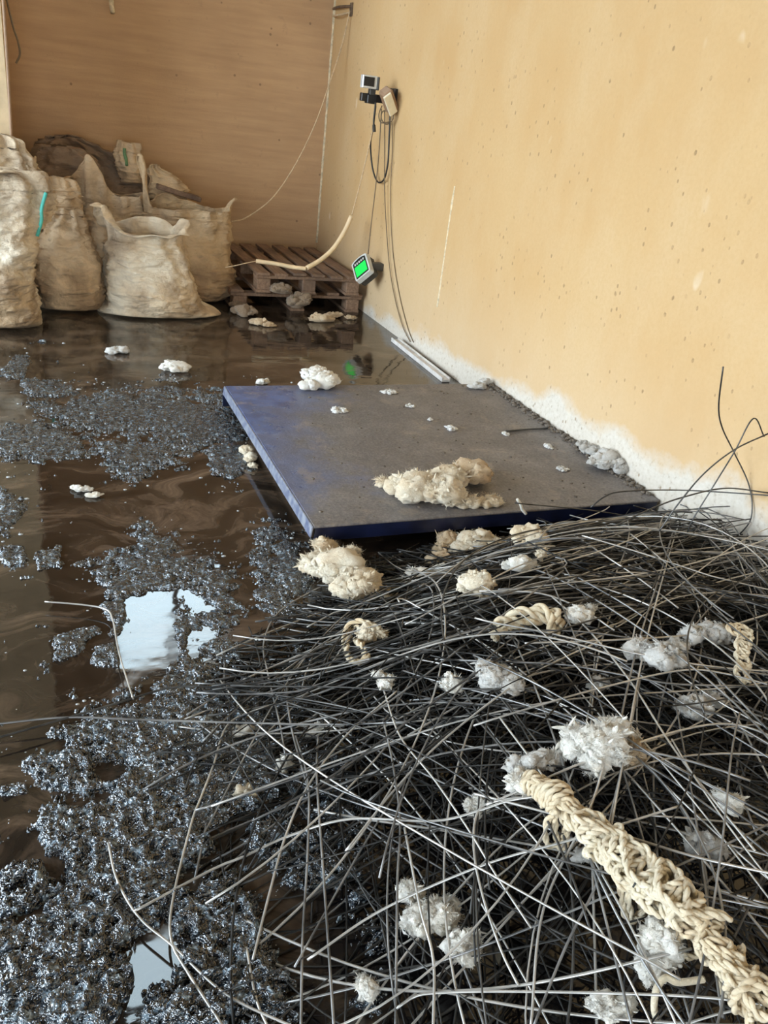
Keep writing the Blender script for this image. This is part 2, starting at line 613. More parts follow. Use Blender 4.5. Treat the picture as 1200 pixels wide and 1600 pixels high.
def m_lcd():
    n = NT('green_lcd')
    return n.fin((0.02, 0.5, 0.08), 0.25, **{'Emission Color': (0.0, 0.85, 0.08), 'Emission Strength': 0.6})


MAT['lcd'] = m_lcd()

# ------------------------------------------------------------------ the room
def structure(name, parts, mat, label=None):
    V, Fc = join(parts)
    o = mobj(name, V, Fc, mat, smooth=False)
    o['kind'] = 'structure'
    if label:
        o['label'] = label
    return o


def bx(x0, x1, y0, y1, z0, z1):
    return box(((x0 + x1) / 2, (y0 + y1) / 2, (z0 + z1) / 2), (x1 - x0, y1 - y0, z1 - z0))


PX, PY = -0.088, 6.12          # edge and front face of the pier at the left
structure('floor', [bx(LX - 0.25, WX + 0.25, -3.25, BY + 0.25, -0.2, 0)], MAT['concrete'], 'wet dark concrete floor')
structure('wall_right', [bx(WX, WX + 0.25, -3, BY, 0, CZ)], MAT['wr'], 'yellow plastered wall with a bare white foot')
WIN = (0.50, 1.66, 3.10, 4.36)
structure('wall_back', [bx(LX, WX, BY, BY + 0.25, 0, WIN[2]), bx(LX, WX, BY, BY + 0.25, WIN[3], CZ),
                        bx(LX, WIN[0], BY, BY + 0.25, WIN[2], WIN[3]), bx(WIN[1], WX, BY, BY + 0.25, WIN[2], WIN[3])],
          MAT['wb'], 'ochre board-marked concrete back wall')
structure('wall_pier', [bx(LX, PX, PY, BY, 0, CZ)], MAT['plaster'], 'cream plastered pier at the left end of the back wall')
structure('wall_left', [bx(LX - 0.25, LX, -3, GATE[0], 0, CZ), bx(LX - 0.25, LX, GATE[1], BY, 0, CZ),
                        bx(LX - 0.25, LX, GATE[0], GATE[1], GATE[2], CZ)], MAT['plaster'], 'left wall with a wide open gateway')
structure('wall_front', [bx(LX, DOOR[0], -3.25, -3, 0, CZ), bx(DOOR[1], WX, -3.25, -3, 0, CZ), bx(DOOR[0], DOOR[1], -3.25, -3, DOOR[2], CZ)],
          MAT['plaster'], 'wall behind the photographer with an added doorway for fill light')
SKY = (0.22, 0.78, 3.98, 4.75)
structure('ceiling', [bx(LX, WX, -3, SKY[2], CZ, CZ + 0.1), bx(LX, WX, SKY[3], BY, CZ, CZ + 0.1),
                      bx(LX, SKY[0], SKY[2], SKY[3], CZ, CZ + 0.1), bx(SKY[1], WX, SKY[2], SKY[3], CZ, CZ + 0.1)], MAT['ceil'], 'grey sheet roof')
structure('ground', [bx(-40, LX - 0.25, -30, 40, -0.25, -0.03)], MAT['yard'], 'concrete yard outside the gateway')
# window high in the back wall, roof light
w1 = structure('window_1', [bx(WIN[0], WIN[1], BY + 0.08, BY + 0.13, WIN[2], WIN[2] + 0.05), bx(WIN[0], WIN[1], BY + 0.08, BY + 0.13, WIN[3] - 0.05, WIN[3]),
                            bx(WIN[0], WIN[0] + 0.05, BY + 0.08, BY + 0.13, WIN[2] + 0.05, WIN[3] - 0.05),
                            bx(WIN[1] - 0.05, WIN[1], BY + 0.08, BY + 0.13, WIN[2] + 0.05, WIN[3] - 0.05),
                            bx(1.10, 1.16, BY + 0.08, BY + 0.13, WIN[2] + 0.05, WIN[3] - 0.05)], MAT['rust'], 'steel framed window high in the back wall')
for a, b in ((WIN[0] + 0.05, 1.10), (1.16, WIN[1] - 0.05)):
    mobj('pane', *bx(a, b, BY + 0.10, BY + 0.106, WIN[2] + 0.05, WIN[3] - 0.05), MAT['glass'], w1, smooth=False)
w2 = structure('window_2', [bx(SKY[0], SKY[1], SKY[2], SKY[2] + 0.03, CZ + 0.02, CZ + 0.08), bx(SKY[0], SKY[1], SKY[3] - 0.03, SKY[3], CZ + 0.02, CZ + 0.08),
                            bx(SKY[0], SKY[0] + 0.03, SKY[2] + 0.03, SKY[3] - 0.03, CZ + 0.02, CZ + 0.08),
                            bx(SKY[1] - 0.03, SKY[1], SKY[2] + 0.03, SKY[3] - 0.03, CZ + 0.02, CZ + 0.08)], MAT['rust'], 'small roof light in the sheet roof')
mobj('pane', *bx(SKY[0] + 0.03, SKY[1] - 0.03, SKY[2] + 0.03, SKY[3] - 0.03, CZ + 0.04, CZ + 0.046), MAT['glass'], w2, smooth=False)

# pale mortar beads: corner of the two walls, and the joint down the right wall
def mortar(name, pts, w, label):
    P = spline(pts, 60)
    rr = w * (0.7 + 0.5 * np.abs(fbm(P, 9, 3, 4)))
    V, Fc = tube(P, rr, 6)
    o = mobj(name, V, Fc, MAT['joint'])
    return setp(o, label, None, None, 'structure')


mortar('trim_1', [(WX - 0.004, BY - 0.004, 0.30), (WX - 0.004, BY - 0.004, 1.2), (WX - 0.004, BY - 0.004, 3.0)], 0.013, 'pale mortar bead in the corner of the walls')
jy = aX(698, 380, WX)[1]
mortar('trim_2', [(WX + 0.001, jy, aX(684, 480, WX)[2]), (WX + 0.001, jy + 0.005, 0.8), (WX + 0.001, jy, aX(708, 290, WX)[2])], 0.0085, 'broken pale mortar joint down the right wall')

# water lying over the whole floor
yg = np.array([-3, BY])
WV, WF = [], []
for (x0, x1, y0, y1) in ((LX, WX, -3, PY), (PX, WX, PY, BY)):
    k = len(WV)
    WV += [(x0, y0, 0.003), (x1, y0, 0.003), (x1, y1, 0.003), (x0, y1, 0.003)]
    WF.append((k, k + 1, k + 2, k + 3))
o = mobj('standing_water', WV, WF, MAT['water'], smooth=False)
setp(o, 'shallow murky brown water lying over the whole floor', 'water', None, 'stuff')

# ------------------------------------------------------------------ sludge floating on the water
POLY = [
    [(55, 632), (150, 626), (260, 616), (352, 642), (372, 680), (300, 690), (288, 702), (200, 737), (165, 712), (185, 690), (240, 685), (140, 668), (65, 648)],
    [(0, 690), (20, 672), (60, 664), (95, 680), (122, 700), (105, 718), (60, 712), (0, 708)],
    [(35, 600), (75, 596), (110, 608), (95, 622), (55, 618)],
    [(5, 582), (28, 562), (42, 560), (36, 584), (14, 592)],
    [(0, 770), (22, 782), (42, 785), (30, 808), (10, 826), (0, 828)],
    [(325, 712), (350, 698), (380, 700), (388, 728), (362, 742), (332, 732)],
    [(140, 880), (200, 866), (225, 836), (262, 836), (268, 858), (330, 866), (372, 888), (374, 960), (350, 1010), (318, 985), (300, 950), (275, 918), (170, 915), (180, 892)],
    [(160, 908), (270, 902), (275, 918), (235, 935), (180, 945)],
    [(168, 950), (215, 944), (205, 990), (180, 985)],
    [(215, 985), (285, 960), (330, 985), (372, 1000), (366, 1035), (310, 1030), (285, 1012), (222, 1005)],
    [(255, 1050), (290, 1025), (340, 1052), (300, 1075), (262, 1078)],
    [(380, 810), (440, 815), (486, 860), (480, 960), (420, 990), (395, 930), (380, 870)],
    [(0, 862), (35, 858), (40, 882), (5, 888)], [(58, 868), (92, 860), (92, 884), (62, 888)],
    [(85, 1008), (130, 985), (150, 985), (128, 1012), (92, 1026)],
    [(150, 1015), (180, 1012), (182, 1036), (150, 1035)],
    [(240, 1085), (330, 1075), (400, 1090), (425, 1160), (420, 1210), (345, 1290), (262, 1395), (205, 1445), (178, 1510), (165, 1610), (0, 1610), (0, 1478), (62, 1440), (125, 1390), (112, 1340), (72, 1298), (75, 1278), (162, 1272), (215, 1212), (200, 1178), (105, 1158), (140, 1130), (205, 1110)],
    [(48, 1205), (72, 1190), (120, 1180), (128, 1195), (92, 1208), (115, 1218), (152, 1232), (150, 1256), (130, 1252), (112, 1232), (76, 1236)],
    [(5, 1395), (22, 1368), (45, 1356), (70, 1372), (72, 1395), (52, 1418), (14, 1422), (12, 1414), (50, 1404), (58, 1386), (44, 1370), (26, 1380)],
    [(0, 1232), (35, 1228), (40, 1240), (0, 1248)],
    [(255, 1405), (330, 1370), (400, 1390), (430, 1500), (480, 1600), (190, 1610), (196, 1580), (240, 1548), (275, 1540), (285, 1480), (270, 1440)],
    [(380, 1180), (470, 1150), (560, 1180), (600, 1300), (560, 1420), (450, 1400), (370, 1350), (345, 1310)],
    [(400, 1000), (470, 985), (520, 1030), (480, 1140), (420, 1130)],
    [(520, 1440), (600, 1420), (640, 1500), (600, 1600), (520, 1600)],
]
SPARSE = {11: 0.30, 19: 0.0, 20: 0.22, 21: 0.42, 22: 0.35, 23: 0.40, 0: 0.05, 9: 0.12, 6: 0.10}


def poly_sd(px, py, poly):
    """signed distance in pixels, positive inside"""
    P = np.array(poly, float)
    d = np.full(px.shape, 1e9)
    ins = np.zeros(px.shape, bool)
    n = len(P)
    for i in range(n):
        a, b = P[i], P[(i + 1) % n]
        e = b - a
        t = np.clip(((px - a[0]) * e[0] + (py - a[1]) * e[1]) / (e @ e), 0, 1)
        d = np.minimum(d, np.hypot(px - a[0] - t * e[0], py - a[1] - t * e[1]))
        c = (a[1] > py) != (b[1] > py)
        xi = a[0] + (py - a[1]) / (b[1] - a[1] + 1e-9) * e[0]
        ins ^= c & (px < xi)
    return np.where(ins, d, -d)


def domes(Q, s):
    """rounded bubbles: height of the nearest dome of a jittered cell pattern"""
    Q = Q * s
    i = np.floor(Q).astype(np.int64)
    best = np.full(Q.shape[:-1], 9.0)
    for a in (-1, 0, 1):
        for b in (-1, 0, 1):
            c = np.stack([i[..., 0] + a, i[..., 1] + b, np.zeros_like(i[..., 0])], -1)
            jx, jy = _hash(c), _hash(c + np.array([0, 0, 7]))
            best = np.minimum(best, (Q[..., 0] - c[..., 0] - jx) ** 2 + (Q[..., 1] - c[..., 1] - jy) ** 2)
    return np.sqrt(np.clip(1 - best / 0.55, 0, 1))


def sludge():
    ys = 0.62 * np.exp(np.arange(0, math.log(5.3 / 0.62), 0.0027))
    xs = np.arange(-0.3, 1.35, 0.0034)
    X, Y = np.meshgrid(xs, ys)
    P = np.stack([X, Y, np.zeros_like(X)], -1)
    px, py = pj(P)
    m = np.full(X.shape, -1.0)
    nz = fbm(P * [0.8, 1.35, 1], 22, 6, 2, 0.72)
    nl = fbm(P, 5, 2, 9)
    for i, poly in enumerate(POLY):
        q = np.array(poly)
        sc = np.clip(0.35 * min(np.ptp(q[:, 0]), np.ptp(q[:, 1])), 7, 40)
        pad = 30
        sel = (px > q[:, 0].min() - pad) & (px < q[:, 0].max() + pad) & (py > q[:, 1].min() - pad) & (py < q[:, 1].max() + pad)
        sd = poly_sd(px[sel], py[sel], poly)
        v = np.clip(sd / sc, -1, 0.7) + 0.42 - SPARSE.get(i, 0.0) * 2.2
        m[sel] = np.maximum(m[sel], v)
    m = m + 0.66 * nz + 0.30 * nl - 0.10
    # clear water where the window and the roof light mirror
    hole = np.maximum(poly_sd(px, py, [(186, 1000), (196, 935), (240, 922), (268, 925), (270, 985), (278, 1000), (274, 1040), (255, 1056), (222, 1055), (198, 1035)]),
                      poly_sd(px, py, [(202, 1512), (212, 1488), (236, 1474), (268, 1472), (268, 1545), (222, 1546)]))
    hole = np.maximum(hole, poly_sd(px, py, [(290, 925), (330, 945), (345, 955), (325, 962), (292, 945)]))
    hole = np.maximum(hole, poly_sd(px, py, [(300, 985), (340, 1000), (318, 1012), (298, 1035), (290, 1000)]))
    m = np.where(hole > -6, m - 0.5 - np.clip(hole, -6, 6) * 0.12, m)
    # lumps
    wp_ = np.stack([X + 0.006 * noise(P, 40, 71), Y + 0.006 * noise(P, 40, 72)], -1)
    d1 = domes(wp_, 46)
    d2 = domes(wp_ + 3.3, 85)
    ridg = 1 - np.abs(noise(P * [1, 1.25, 1], 30, 21))
    wr_ = np.stack([X * 0.8 + 0.5 * Y + 0.02 * noise(P, 14, 81), Y - 0.4 * X + 0.02 * noise(P, 14, 82), 0 * X], -1)
    fold = 1 - np.abs(noise(wr_ * [0.55, 1.3, 1], 62, 83))
    hgt = np.clip(m * 2.2, 0, 1) ** 0.5 * (0.003 + 0.007 * d1 + 0.012 * fold ** 3 + 0.004 * d2 + 0.016 * ridg ** 2 + 0.008 * np.clip(nl, 0, 1))
    near = np.clip((3.0 - Y) / 2.0, 0.45, 1)
    Z = 0.0022 + hgt * near
    keep = m > 0.0
    kf = keep[:-1, :-1] | keep[1:, :-1] | keep[:-1, 1:] | keep[1:, 1:]
    idx = np.arange(X.size).reshape(X.shape)
    q = np.stack([idx[:-1, :-1], idx[:-1, 1:], idx[1:, 1:], idx[1:, :-1]], -1)[kf]
    used, inv = np.unique(q, return_inverse=True)
    V = np.stack([X.ravel()[used], Y.ravel()[used], np.where(keep, Z, 0.001).ravel()[used]], -1)
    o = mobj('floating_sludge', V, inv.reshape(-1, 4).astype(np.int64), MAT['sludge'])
    setp(o, 'lumpy black oily sludge floating in patches on the brown water', 'sludge', None, 'stuff')
    return m, X, Y


SM, SX, SY = sludge()


def ico(sub=2):
    import bmesh
    bm = bmesh.new()
    bmesh.ops.create_icosphere(bm, subdivisions=sub, radius=1)
    V = np.array([v.co[:] for v in bm.verts])
    Fc = [tuple(v.index for v in f.verts) for f in bm.faces]
    bm.free()
    return V, Fc


ICO = {k: ico(k) for k in (1, 2, 3, 4)}


def flecks():
    sel = np.argwhere((SM > -0.45) & (SM < 0.25) & (SX > -0.25))
    pick = rng.choice(len(sel), 700, replace=False)
    parts = []
    for k in pick:
        i, j = sel[k]
        x, y = SX[i, j], SY[i, j]
        r = (0.0012 + 0.0036 * rng.random() ** 5) * (0.75 + 0.2 * y)
        parts.append((ICO[1][0] * [r * (1 + rng.random()), r, r * 0.6] + [x, y, 0.004], ICO[1][1]))
    V, Fc = join(parts)
    o = mobj('foam_flecks', V, Fc, MAT['foam'])
    setp(o, 'tiny pale foam flecks scattered over the water and sludge', 'foam', None, 'stuff')


flecks()

# ------------------------------------------------------------------ weighing platform
PX0, PY0, PA, PH = 0.836, 2.381, 1.503, 0.125
t = empty('floor_scale', (PX0 + PA / 2, PY0 + PA / 2, 0), 'low square blue steel weighing platform lying by the yellow wall', 'scale')


def slab_grid(x0, x1, y0, y1, z, n):
    g = np.linspace(0, 1, n)
    X, Y = np.meshgrid(x0 + (x1 - x0) * g, y0 + (y1 - y0) * g)
    P = np.stack([X, Y, np.full_like(X, z)], -1)
    idx = np.arange(n * n).reshape(n, n)
    return P.reshape(-1, 3), np.stack([idx[:-1, :-1], idx[:-1, 1:], idx[1:, 1:], idx[1:, :-1]], -1).reshape(-1, 4)


mobj('deck_plate', *box((PX0 + PA / 2, PY0 + PA / 2, PH - 0.005), (PA, PA, 0.010), bev=0.003), MAT['plat'], t, smooth=False)
for nm, c, s, mt in (('front_skirt', (PX0 + PA / 2, PY0 + 0.006, PH - 0.036), (PA - 0.012, 0.008, 0.052), 'navy'),
                     ('back_skirt', (PX0 + PA / 2, PY0 + PA - 0.006, PH - 0.036), (PA - 0.012, 0.008, 0.052), 'navy'),
                     ('right_skirt', (PX0 + PA - 0.006, PY0 + PA / 2, PH - 0.036), (0.008, PA - 0.03, 0.052), 'navy')):
    mobj(nm, *box(c, s), MAT[mt], t, smooth=False)
# left skirt: pale colour paints in the sky glare; leans slightly outwards
V, Fc = box((PX0 - 0.004, PY0 + PA / 2, PH - 0.022), (0.008, PA, 0.042), bev=0.002)
V = V.copy()
V[:, 0] -= (PH - V[:, 2]) * 0.12
mobj('left_skirt', V, Fc, MAT['rim'], t, smooth=False)['label'] = 'edge strip coloured pale for sky glare'
mobj('inner_frame', *join([bx(PX0 + 0.06, PX0 + PA - 0.06, PY0 + 0.05, PY0 + 0.12, 0.035, 0.105), bx(PX0 + 0.06, PX0 + PA - 0.06, PY0 + PA - 0.12, PY0 + PA - 0.05, 0.035, 0.105),
                            bx(PX0 + 0.06, PX0 + 0.13, PY0 + 0.13, PY0 + PA - 0.13, 0.035, 0.105), bx(PX0 + PA - 0.13, PX0 + PA - 0.06, PY0 + 0.13, PY0 + PA - 0.13, 0.035, 0.105)]), MAT['rust'], t, smooth=False)
for fx in (0.10, PA - 0.10):
    for fy in (0.085, PA - 0.085):
        a = np.linspace(0, 2 * np.pi, 13)[:-1]
        V, Fc = tube([(PX0 + fx, PY0 + fy, 0.0), (PX0 + fx, PY0 + fy, 0.012), (PX0 + fx, PY0 + fy, 0.0121), (PX0 + fx, PY0 + fy, 0.04)], [0.04, 0.04, 0.02, 0.02], 12)
        mobj('foot', V, Fc, MAT['rust'], t, smooth=False)
mobj('corner_bracket', *bx(PX0 - 0.012, PX0 + 0.03, PY0 + PA - 0.008, PY0 + PA + 0.002, 0.02, PH - 0.012), MAT['navy'], t, smooth=False)


def grit():
    parts = []
    for k in range(420):
        x = PX0 + 0.02 + (PA - 0.04) * rng.random() ** 0.7
        y = PY0 + 0.02 + (PA - 0.04) * rng.random()
        r = 0.0015 + 0.004 * rng.random() ** 4
        parts.append((ICO[1][0] * [r * (1 + rng.random()), r * (1 + rng.random()), r * 0.6] + [x, y, PH + r * 0.3], ICO[1][1]))
    for k in range(380):      # ridge of dirt along the wall side
        u = rng.random()
        x = PX0 + PA - 0.005 - 0.05 * rng.random() ** 2
        y = PY0 + 0.05 + (PA - 0.05) * u
        r = 0.003 + 0.008 * rng.random() ** 2
        parts.append((ICO[1][0] * [r * 1.4, r * 1.4, r] + [x, y, PH + r * 0.4], ICO[1][1]))
    V, Fc = join(parts)
    setp(mobj('grit', V, Fc, MAT['dirt']), 'loose brown grit scattered over the weighing platform', 'dirt', None, 'stuff')


grit()

# ------------------------------------------------------------------ pallets
def pallet(x0, y0, z0, w, L, label, rz=0.0):
    t = empty('wooden_pallet', (x0 + w / 2, y0 + L / 2, z0), label, 'pallet', 'stacked pallets in the corner')
    n = 6
    bw = 0.098
    gap = (w - n * bw) / (n - 1)
    brd = None
    for i in range(n):
        c = (x0 + bw / 2 + i * (bw + gap), y0 + L / 2, z0 + 0.133)
        V, Fc = box(c, (bw, L, 0.020), bev=0.003)
        V = V + np.array([0, (rnd.random() - 0.5) * 0.03, (rnd.random() - 0.5) * 0.006])
        mobj('deck_board', V, Fc, MAT['wood'], t, smooth=False)
    for fy in (0.05, 0.5, 0.95):
        c = (x0 + w / 2, y0 + fy * L, z0 + 0.111)
        mobj('cross_board', *box(c, (w, 0.10, 0.022), bev=0.003), MAT['wood'], t, smooth=False)
        for fx in (0.07, 0.5, 0.93):
            mobj('block', *box((x0 + fx * w, y0 + fy * L, z0 + 0.061), (0.10, 0.12, 0.078), bev=0.004), MAT['wood'], t, smooth=False)
    for fx in (0.07, 0.5, 0.93):
        mobj('bottom_board', *box((x0 + fx * w, y0 + L / 2, z0 + 0.011), (0.11, L, 0.022), bev=0.003), MAT['wood'], t, smooth=False)
    return t


pallet(1.30, 5.96, 0.0, 1.02, 1.20, 'lower wooden pallet, clogged with fluff, on the wet floor in the corner')
pallet(1.47, 5.90, 0.1432, 0.80, 1.20, 'upper wooden pallet of the two stacked in the corner')

# ------------------------------------------------------------------ sacks
SACKM = [m_sack('sack_cloth_pale', (0.93, 0.83, 0.66), (0.84, 0.62, 0.38), 0.30),
         m_sack('sack_cloth_beige', (0.86, 0.67, 0.45), (0.72, 0.50, 0.29), 0.40),
         m_sack('sack_cloth_brown', (0.76, 0.56, 0.34), (0.62, 0.42, 0.23), 0.50),
         m_sack('sack_cloth_grey', (0.36, 0.26, 0.18), (0.24, 0.165, 0.115), 1.0)]


def smooth1(a, k=5):
    ker = np.ones(k) / k
    return np.convolve(np.pad(a, (k // 2, k // 2), mode='edge'), ker, mode='valid')


def sack(rows, Yc, depth, seed, mat, label, ears=(), rim=0.06, flare=0.03, z0=0.0, fill=True, group='woven sacks heaped at the left', wr=0.020, ncirc=120):
    """rows: (py, xl, xr) from bottom to top, traced on the upright plane y = Yc; ears: (angle, height, width, flare)"""
    Z, C, W = [], [], []
    for i, (py, xl, xr) in enumerate(rows):
        a, b = aY(xl, py, Yc), aY(xr, py, Yc)
        z = (a[2] + b[2]) / 2
        if i == 0:
            z = z0
        elif z < z0 + 0.03:
            continue
        Z.append(z)
        C.append((a[0] + b[0]) / 2)
        W.append((b[0] - a[0]) / 2)
    Z, C, W = map(np.array, (Z, C, W))
    nl = 72
    tz = np.linspace(0, 1, nl)
    zz = Z[0] + (Z[-1] - Z[0]) * tz
    cx = smooth1(np.interp(zz, Z, C), 5)
    hw = smooth1(np.interp(zz, Z, W), 5)
    dp = depth * (0.80 + 0.28 * np.sin(np.pi * np.clip(tz * 1.25, 0, 1))) * np.clip(1.12 - 0.62 * tz ** 1.6, 0.3, 2)
    dp = dp * np.clip(0.60 + tz * 9, 0, 1)
    hw = hw * np.clip(0.93 + tz * 1.2, 0, 1)
    th = np.linspace(0, 2 * np.pi, ncirc, endpoint=False)
    ct, sn = np.cos(th), np.sin(th)
    e = 2 / 2.5
    ux, uy = np.sign(ct) * np.abs(ct) ** e, np.sign(sn) * np.abs(sn) ** e
    rings = []
    for i in range(nl):
        rings.append(np.stack([cx[i] + hw[i] * ux, Yc + dp[i] * uy, np.full(ncirc, zz[i])], -1))
    rings = np.array(rings)
    # wrinkles: folds pulled towards the neck, creases across, dents
    nrm = np.stack([ct, sn, np.zeros(ncirc)], -1)[None]
    q = rings.copy()
    q[..., 2] *= 2.2
    q[..., 0] += 0.5 * rings[..., 2]
    f1 = fbm(q, 5.0, 4, seed)
    f2 = 1 - np.abs(fbm(q * [1, 1, 1.6], 7.5, 3, seed + 5)) * 1.6
    f3 = fbm(rings, 2.4, 2, seed + 9)
    up = tz[:, None] ** 1.3
    vert = np.sin(th[None] * 9 + 3 * noise(rings, 3, seed + 2)) * up
    env = np.clip(tz * 8, 0.25, 1)[:, None]
    dis = (wr * f1 + 0.9 * wr * np.clip(f2, 0, 1) ** 3 + 1.7 * wr * f3 + 0.6 * wr * vert) * env
    rings = rings + nrm * dis[..., None]
    rings[0, :, 2] = z0
    rings[:, :, 2] = np.maximum(rings[:, :, 2] - 0.0, z0)
    V = rings.reshape(-1, 3)
    Fc = []
    for i in range(nl - 1):
        for k in range(ncirc):
            a, b = i * ncirc + k, i * ncirc + (k + 1) % ncirc
            Fc.append((a, b, b + ncirc, a + ncirc))
    Fc.append(tuple(range(ncirc))[::-1])
    t = empty('woven_sack', (cx[0], Yc, z0), label, 'sack', group)
    mobj('body', V, Fc, mat, t)
    # mouth: cloth rising from the neck, higher at the ears, curling over
    top = rings[-1]
    cen = top.mean(0)
    hh = np.full(ncirc, rim)
    fr = np.full(ncirc, flare)
    for (ad, h, wd, fl_) in ears:
        da = np.abs((np.degrees(th) - ad + 180) % 360 - 180)
        k = np.clip(1 - da / wd, 0, 1)
        k = np.clip((1.6 if fl_ > 0.05 else 1.0) * k, 0, 1)
        k = k * k * (3 - 2 * k) if wd > 30 else k
        hh = np.maximum(hh, rim + (h - rim) * k)
        fr = fr + (fl_ - flare) * k
    out = top - cen
    out[:, 2] = 0
    out /= np.linalg.norm(out, axis=1)[:, None] + 1e-9
    nm = 16
    mr = []
    for i in range(nm + 1):
        s = i / nm
        up_ = hh * (math.sin(s * math.pi * 0.60) / 0.951)
        off = fr * s * s * 1.4
        P = top + out * off[:, None] + np.array([0, 0, 1.0]) * up_[:, None]
        nz = fbm(P, 14, 3, seed + 21)
        P = P + out * (0.016 * s * nz)[:, None] + np.array([0, 0, 1]) * (0.014 * s * fbm(P, 9, 2, seed + 31))[:, None]
        mr.append(P)
    V = np.array(mr).reshape(-1, 3)
    Fc = []
    for i in range(nm):
        for k in range(ncirc):
            a, b = i * ncirc + k, i * ncirc + (k + 1) % ncirc
            Fc.append((a, b, b + ncirc, a + ncirc))
    mo = mobj('mouth', V, Fc, mat, t)
    sm = mo.modifiers.new('thick', 'SOLIDIFY')
    sm.thickness = 0.004
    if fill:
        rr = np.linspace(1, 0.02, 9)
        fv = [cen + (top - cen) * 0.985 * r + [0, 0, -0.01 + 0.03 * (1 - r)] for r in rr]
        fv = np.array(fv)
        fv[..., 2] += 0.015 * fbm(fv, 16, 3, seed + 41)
        V = fv.reshape(-1, 3)
        Fc = []
        for i in range(8):
            for k in range(ncirc):
                a, b = i * ncirc + k, i * ncirc + (k + 1) % ncirc
                Fc.append((a, b, b + ncirc, a + ncirc))
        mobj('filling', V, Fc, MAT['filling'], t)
    return t, rings


def C(*rows):
    """crop coordinates (3x, origin 0,180) to photo pixels"""
    return [(180 + y / 3, a / 3, b / 3) for (y, a, b) in rows]


# front sack
sack(C((985, 430, 1060), (940, 480, 1015), (880, 505, 965), (800, 500, 925), (700, 495, 890), (620, 480, 860), (590, 500, 835)), 5.84, 0.27, 3, SACKM[0],
     'pale front sack with a curled open mouth and spread bottom corners', ears=((196, 0.21, 55, 0.07), (15, 0.15, 45, 0.03), (80, 0.13, 60, 0.02)), rim=0.06, flare=0.05)
# sack left of it
s2, r2 = sack(C((960, 175, 490), (900, 160, 500), (800, 142, 495), (700, 142, 490), (600, 152, 455), (500, 195, 420), (460, 235, 400)), 5.94, 0.26, 13, SACKM[1],
              'beige round-bellied sack between the striped sack and the front sack', ears=((140, 0.12, 60, 0.0),), rim=0.04, flare=-0.03)
# left-edge sack with the teal stripe
s1, r1 = sack(C((1065, -260, 215), (1000, -255, 195), (900, -250, 155), (800, -248, 138), (700, -245, 145), (600, -245, 165), (500, -240, 190), (400, -230, 235), (340, -200, 240)),
              5.50, 0.28, 23, SACKM[0], 'tall pale sack with a teal stripe, cut by the left edge of the photo',
              ears=((350, 0.10, 40, -0.02),), rim=0.09, flare=-0.20, wr=0.024)
# right sack
sack(C((935, 720, 1035), (880, 730, 1040), (800, 735, 1090), (740, 725, 1100), (690, 715, 1075), (600, 700, 1080), (520, 690, 1090), (470, 680, 1080)), 6.30, 0.26, 33, SACKM[2],
     'brownish sack with two raised ears standing next to the pallets', ears=((183, 0.36, 36, 0.03), (5, 0.13, 30, 0.03), (120, 0.12, 60, -0.03)), rim=0.05, flare=0.0)
# sack behind the front ones with a pointed peak
sack(C((900, 380, 690), (700, 370, 690), (600, 370, 685), (480, 368, 678), (410, 372, 672)), 6.42, 0.24, 43, SACKM[1],
     'beige sack with a pointed peak behind the front sack', ears=((225, 0.29, 55, -0.02), (10, 0.08, 60, 0.0), (170, 0.14, 50, 0.06)), rim=0.05, flare=-0.02)
# flopped neck of the beige sack: a sack lying on top
sack(C((560, 30, 300), (470, 150, 330), (420, 175, 378), (370, 185, 372), (320, 185, 355)), 6.02, 0.15, 53, SACKM[1],
     'small flopped beige sack top lying over the round-bellied sack', ears=((180, 0.14, 45, 0.0), (265, 0.05, 40, 0.0)), rim=0.03, flare=-0.04, z0=r2[-1][:, 2].mean() - 0.06, fill=False)
# grey net sack
sack(C((700, 150, 470), (420, 150, 470), (330, 148, 470), (260, 142, 468), (200, 148, 450), (150, 190, 380)), 6.62, 0.20, 63, SACKM[3],
     'dirty grey sack lying at the back of the heap', rim=0.01, flare=-0.10, wr=0.026)
# pale crumpled sack by the pier
sack(C((700, -150, 170), (400, -150, 190), (300, -140, 185), (230, -130, 170), (180, -120, 150), (140, -110, 110)), 5.93, 0.14, 73, SACKM[0],
     'pale crumpled sack leaning against the cream pier', rim=0.05, flare=-0.04, wr=0.024)
# brown heap against the wall
sack(C((800, 170, 900), (430, 170, 860), (330, 168, 780), (250, 160, 700), (180, 155, 600), (130, 175, 480), (105, 230, 380)), 6.94, 0.24, 83, SACKM[3],
     'brown heap of empty sacking against the back wall', rim=0.01, flare=-0.10, wr=0.045)
# crumpled sacks on the slope to the right
s9, r9 = sack(C((300, 560, 690), (240, 560, 680), (190, 540, 660), (150, 545, 650)), 6.84, 0.10, 93, SACKM[1], 'small crumpled sack with a green stripe on top of the brown heap',
     rim=0.03, flare=-0.01, z0=aY(200, 285, 6.84)[2], wr=0.022, fill=False, ncirc=72)
sack(C((400, 690, 880), (330, 690, 885), (285, 700, 840), (245, 690, 760)), 6.72, 0.11, 103, SACKM[2], 'limp folded sack sliding down the right slope of the heap',
     rim=0.02, flare=-0.03, z0=aY(260, 312, 6.72)[2], wr=0.024, fill=False, ncirc=72)


def ribbon_on(pts, w, mat, parent, name):
    P = spline(pts, 24)
    V, Fc = tube(P, w, 6)
    mobj(name, V, Fc, mat, parent)


def surf_pt(rings, px, py):
    """nearest sack surface point (camera side) seen at a pixel"""
    V = rings.reshape(-1, 3)
    V = V[V[:, 1] < np.median(V[:, 1]) + 0.02]
    u, v = pj(V)
    k = np.argmin((u - px) ** 2 + (v - py) ** 2)
    return V[k] + [0, -0.012, 0]


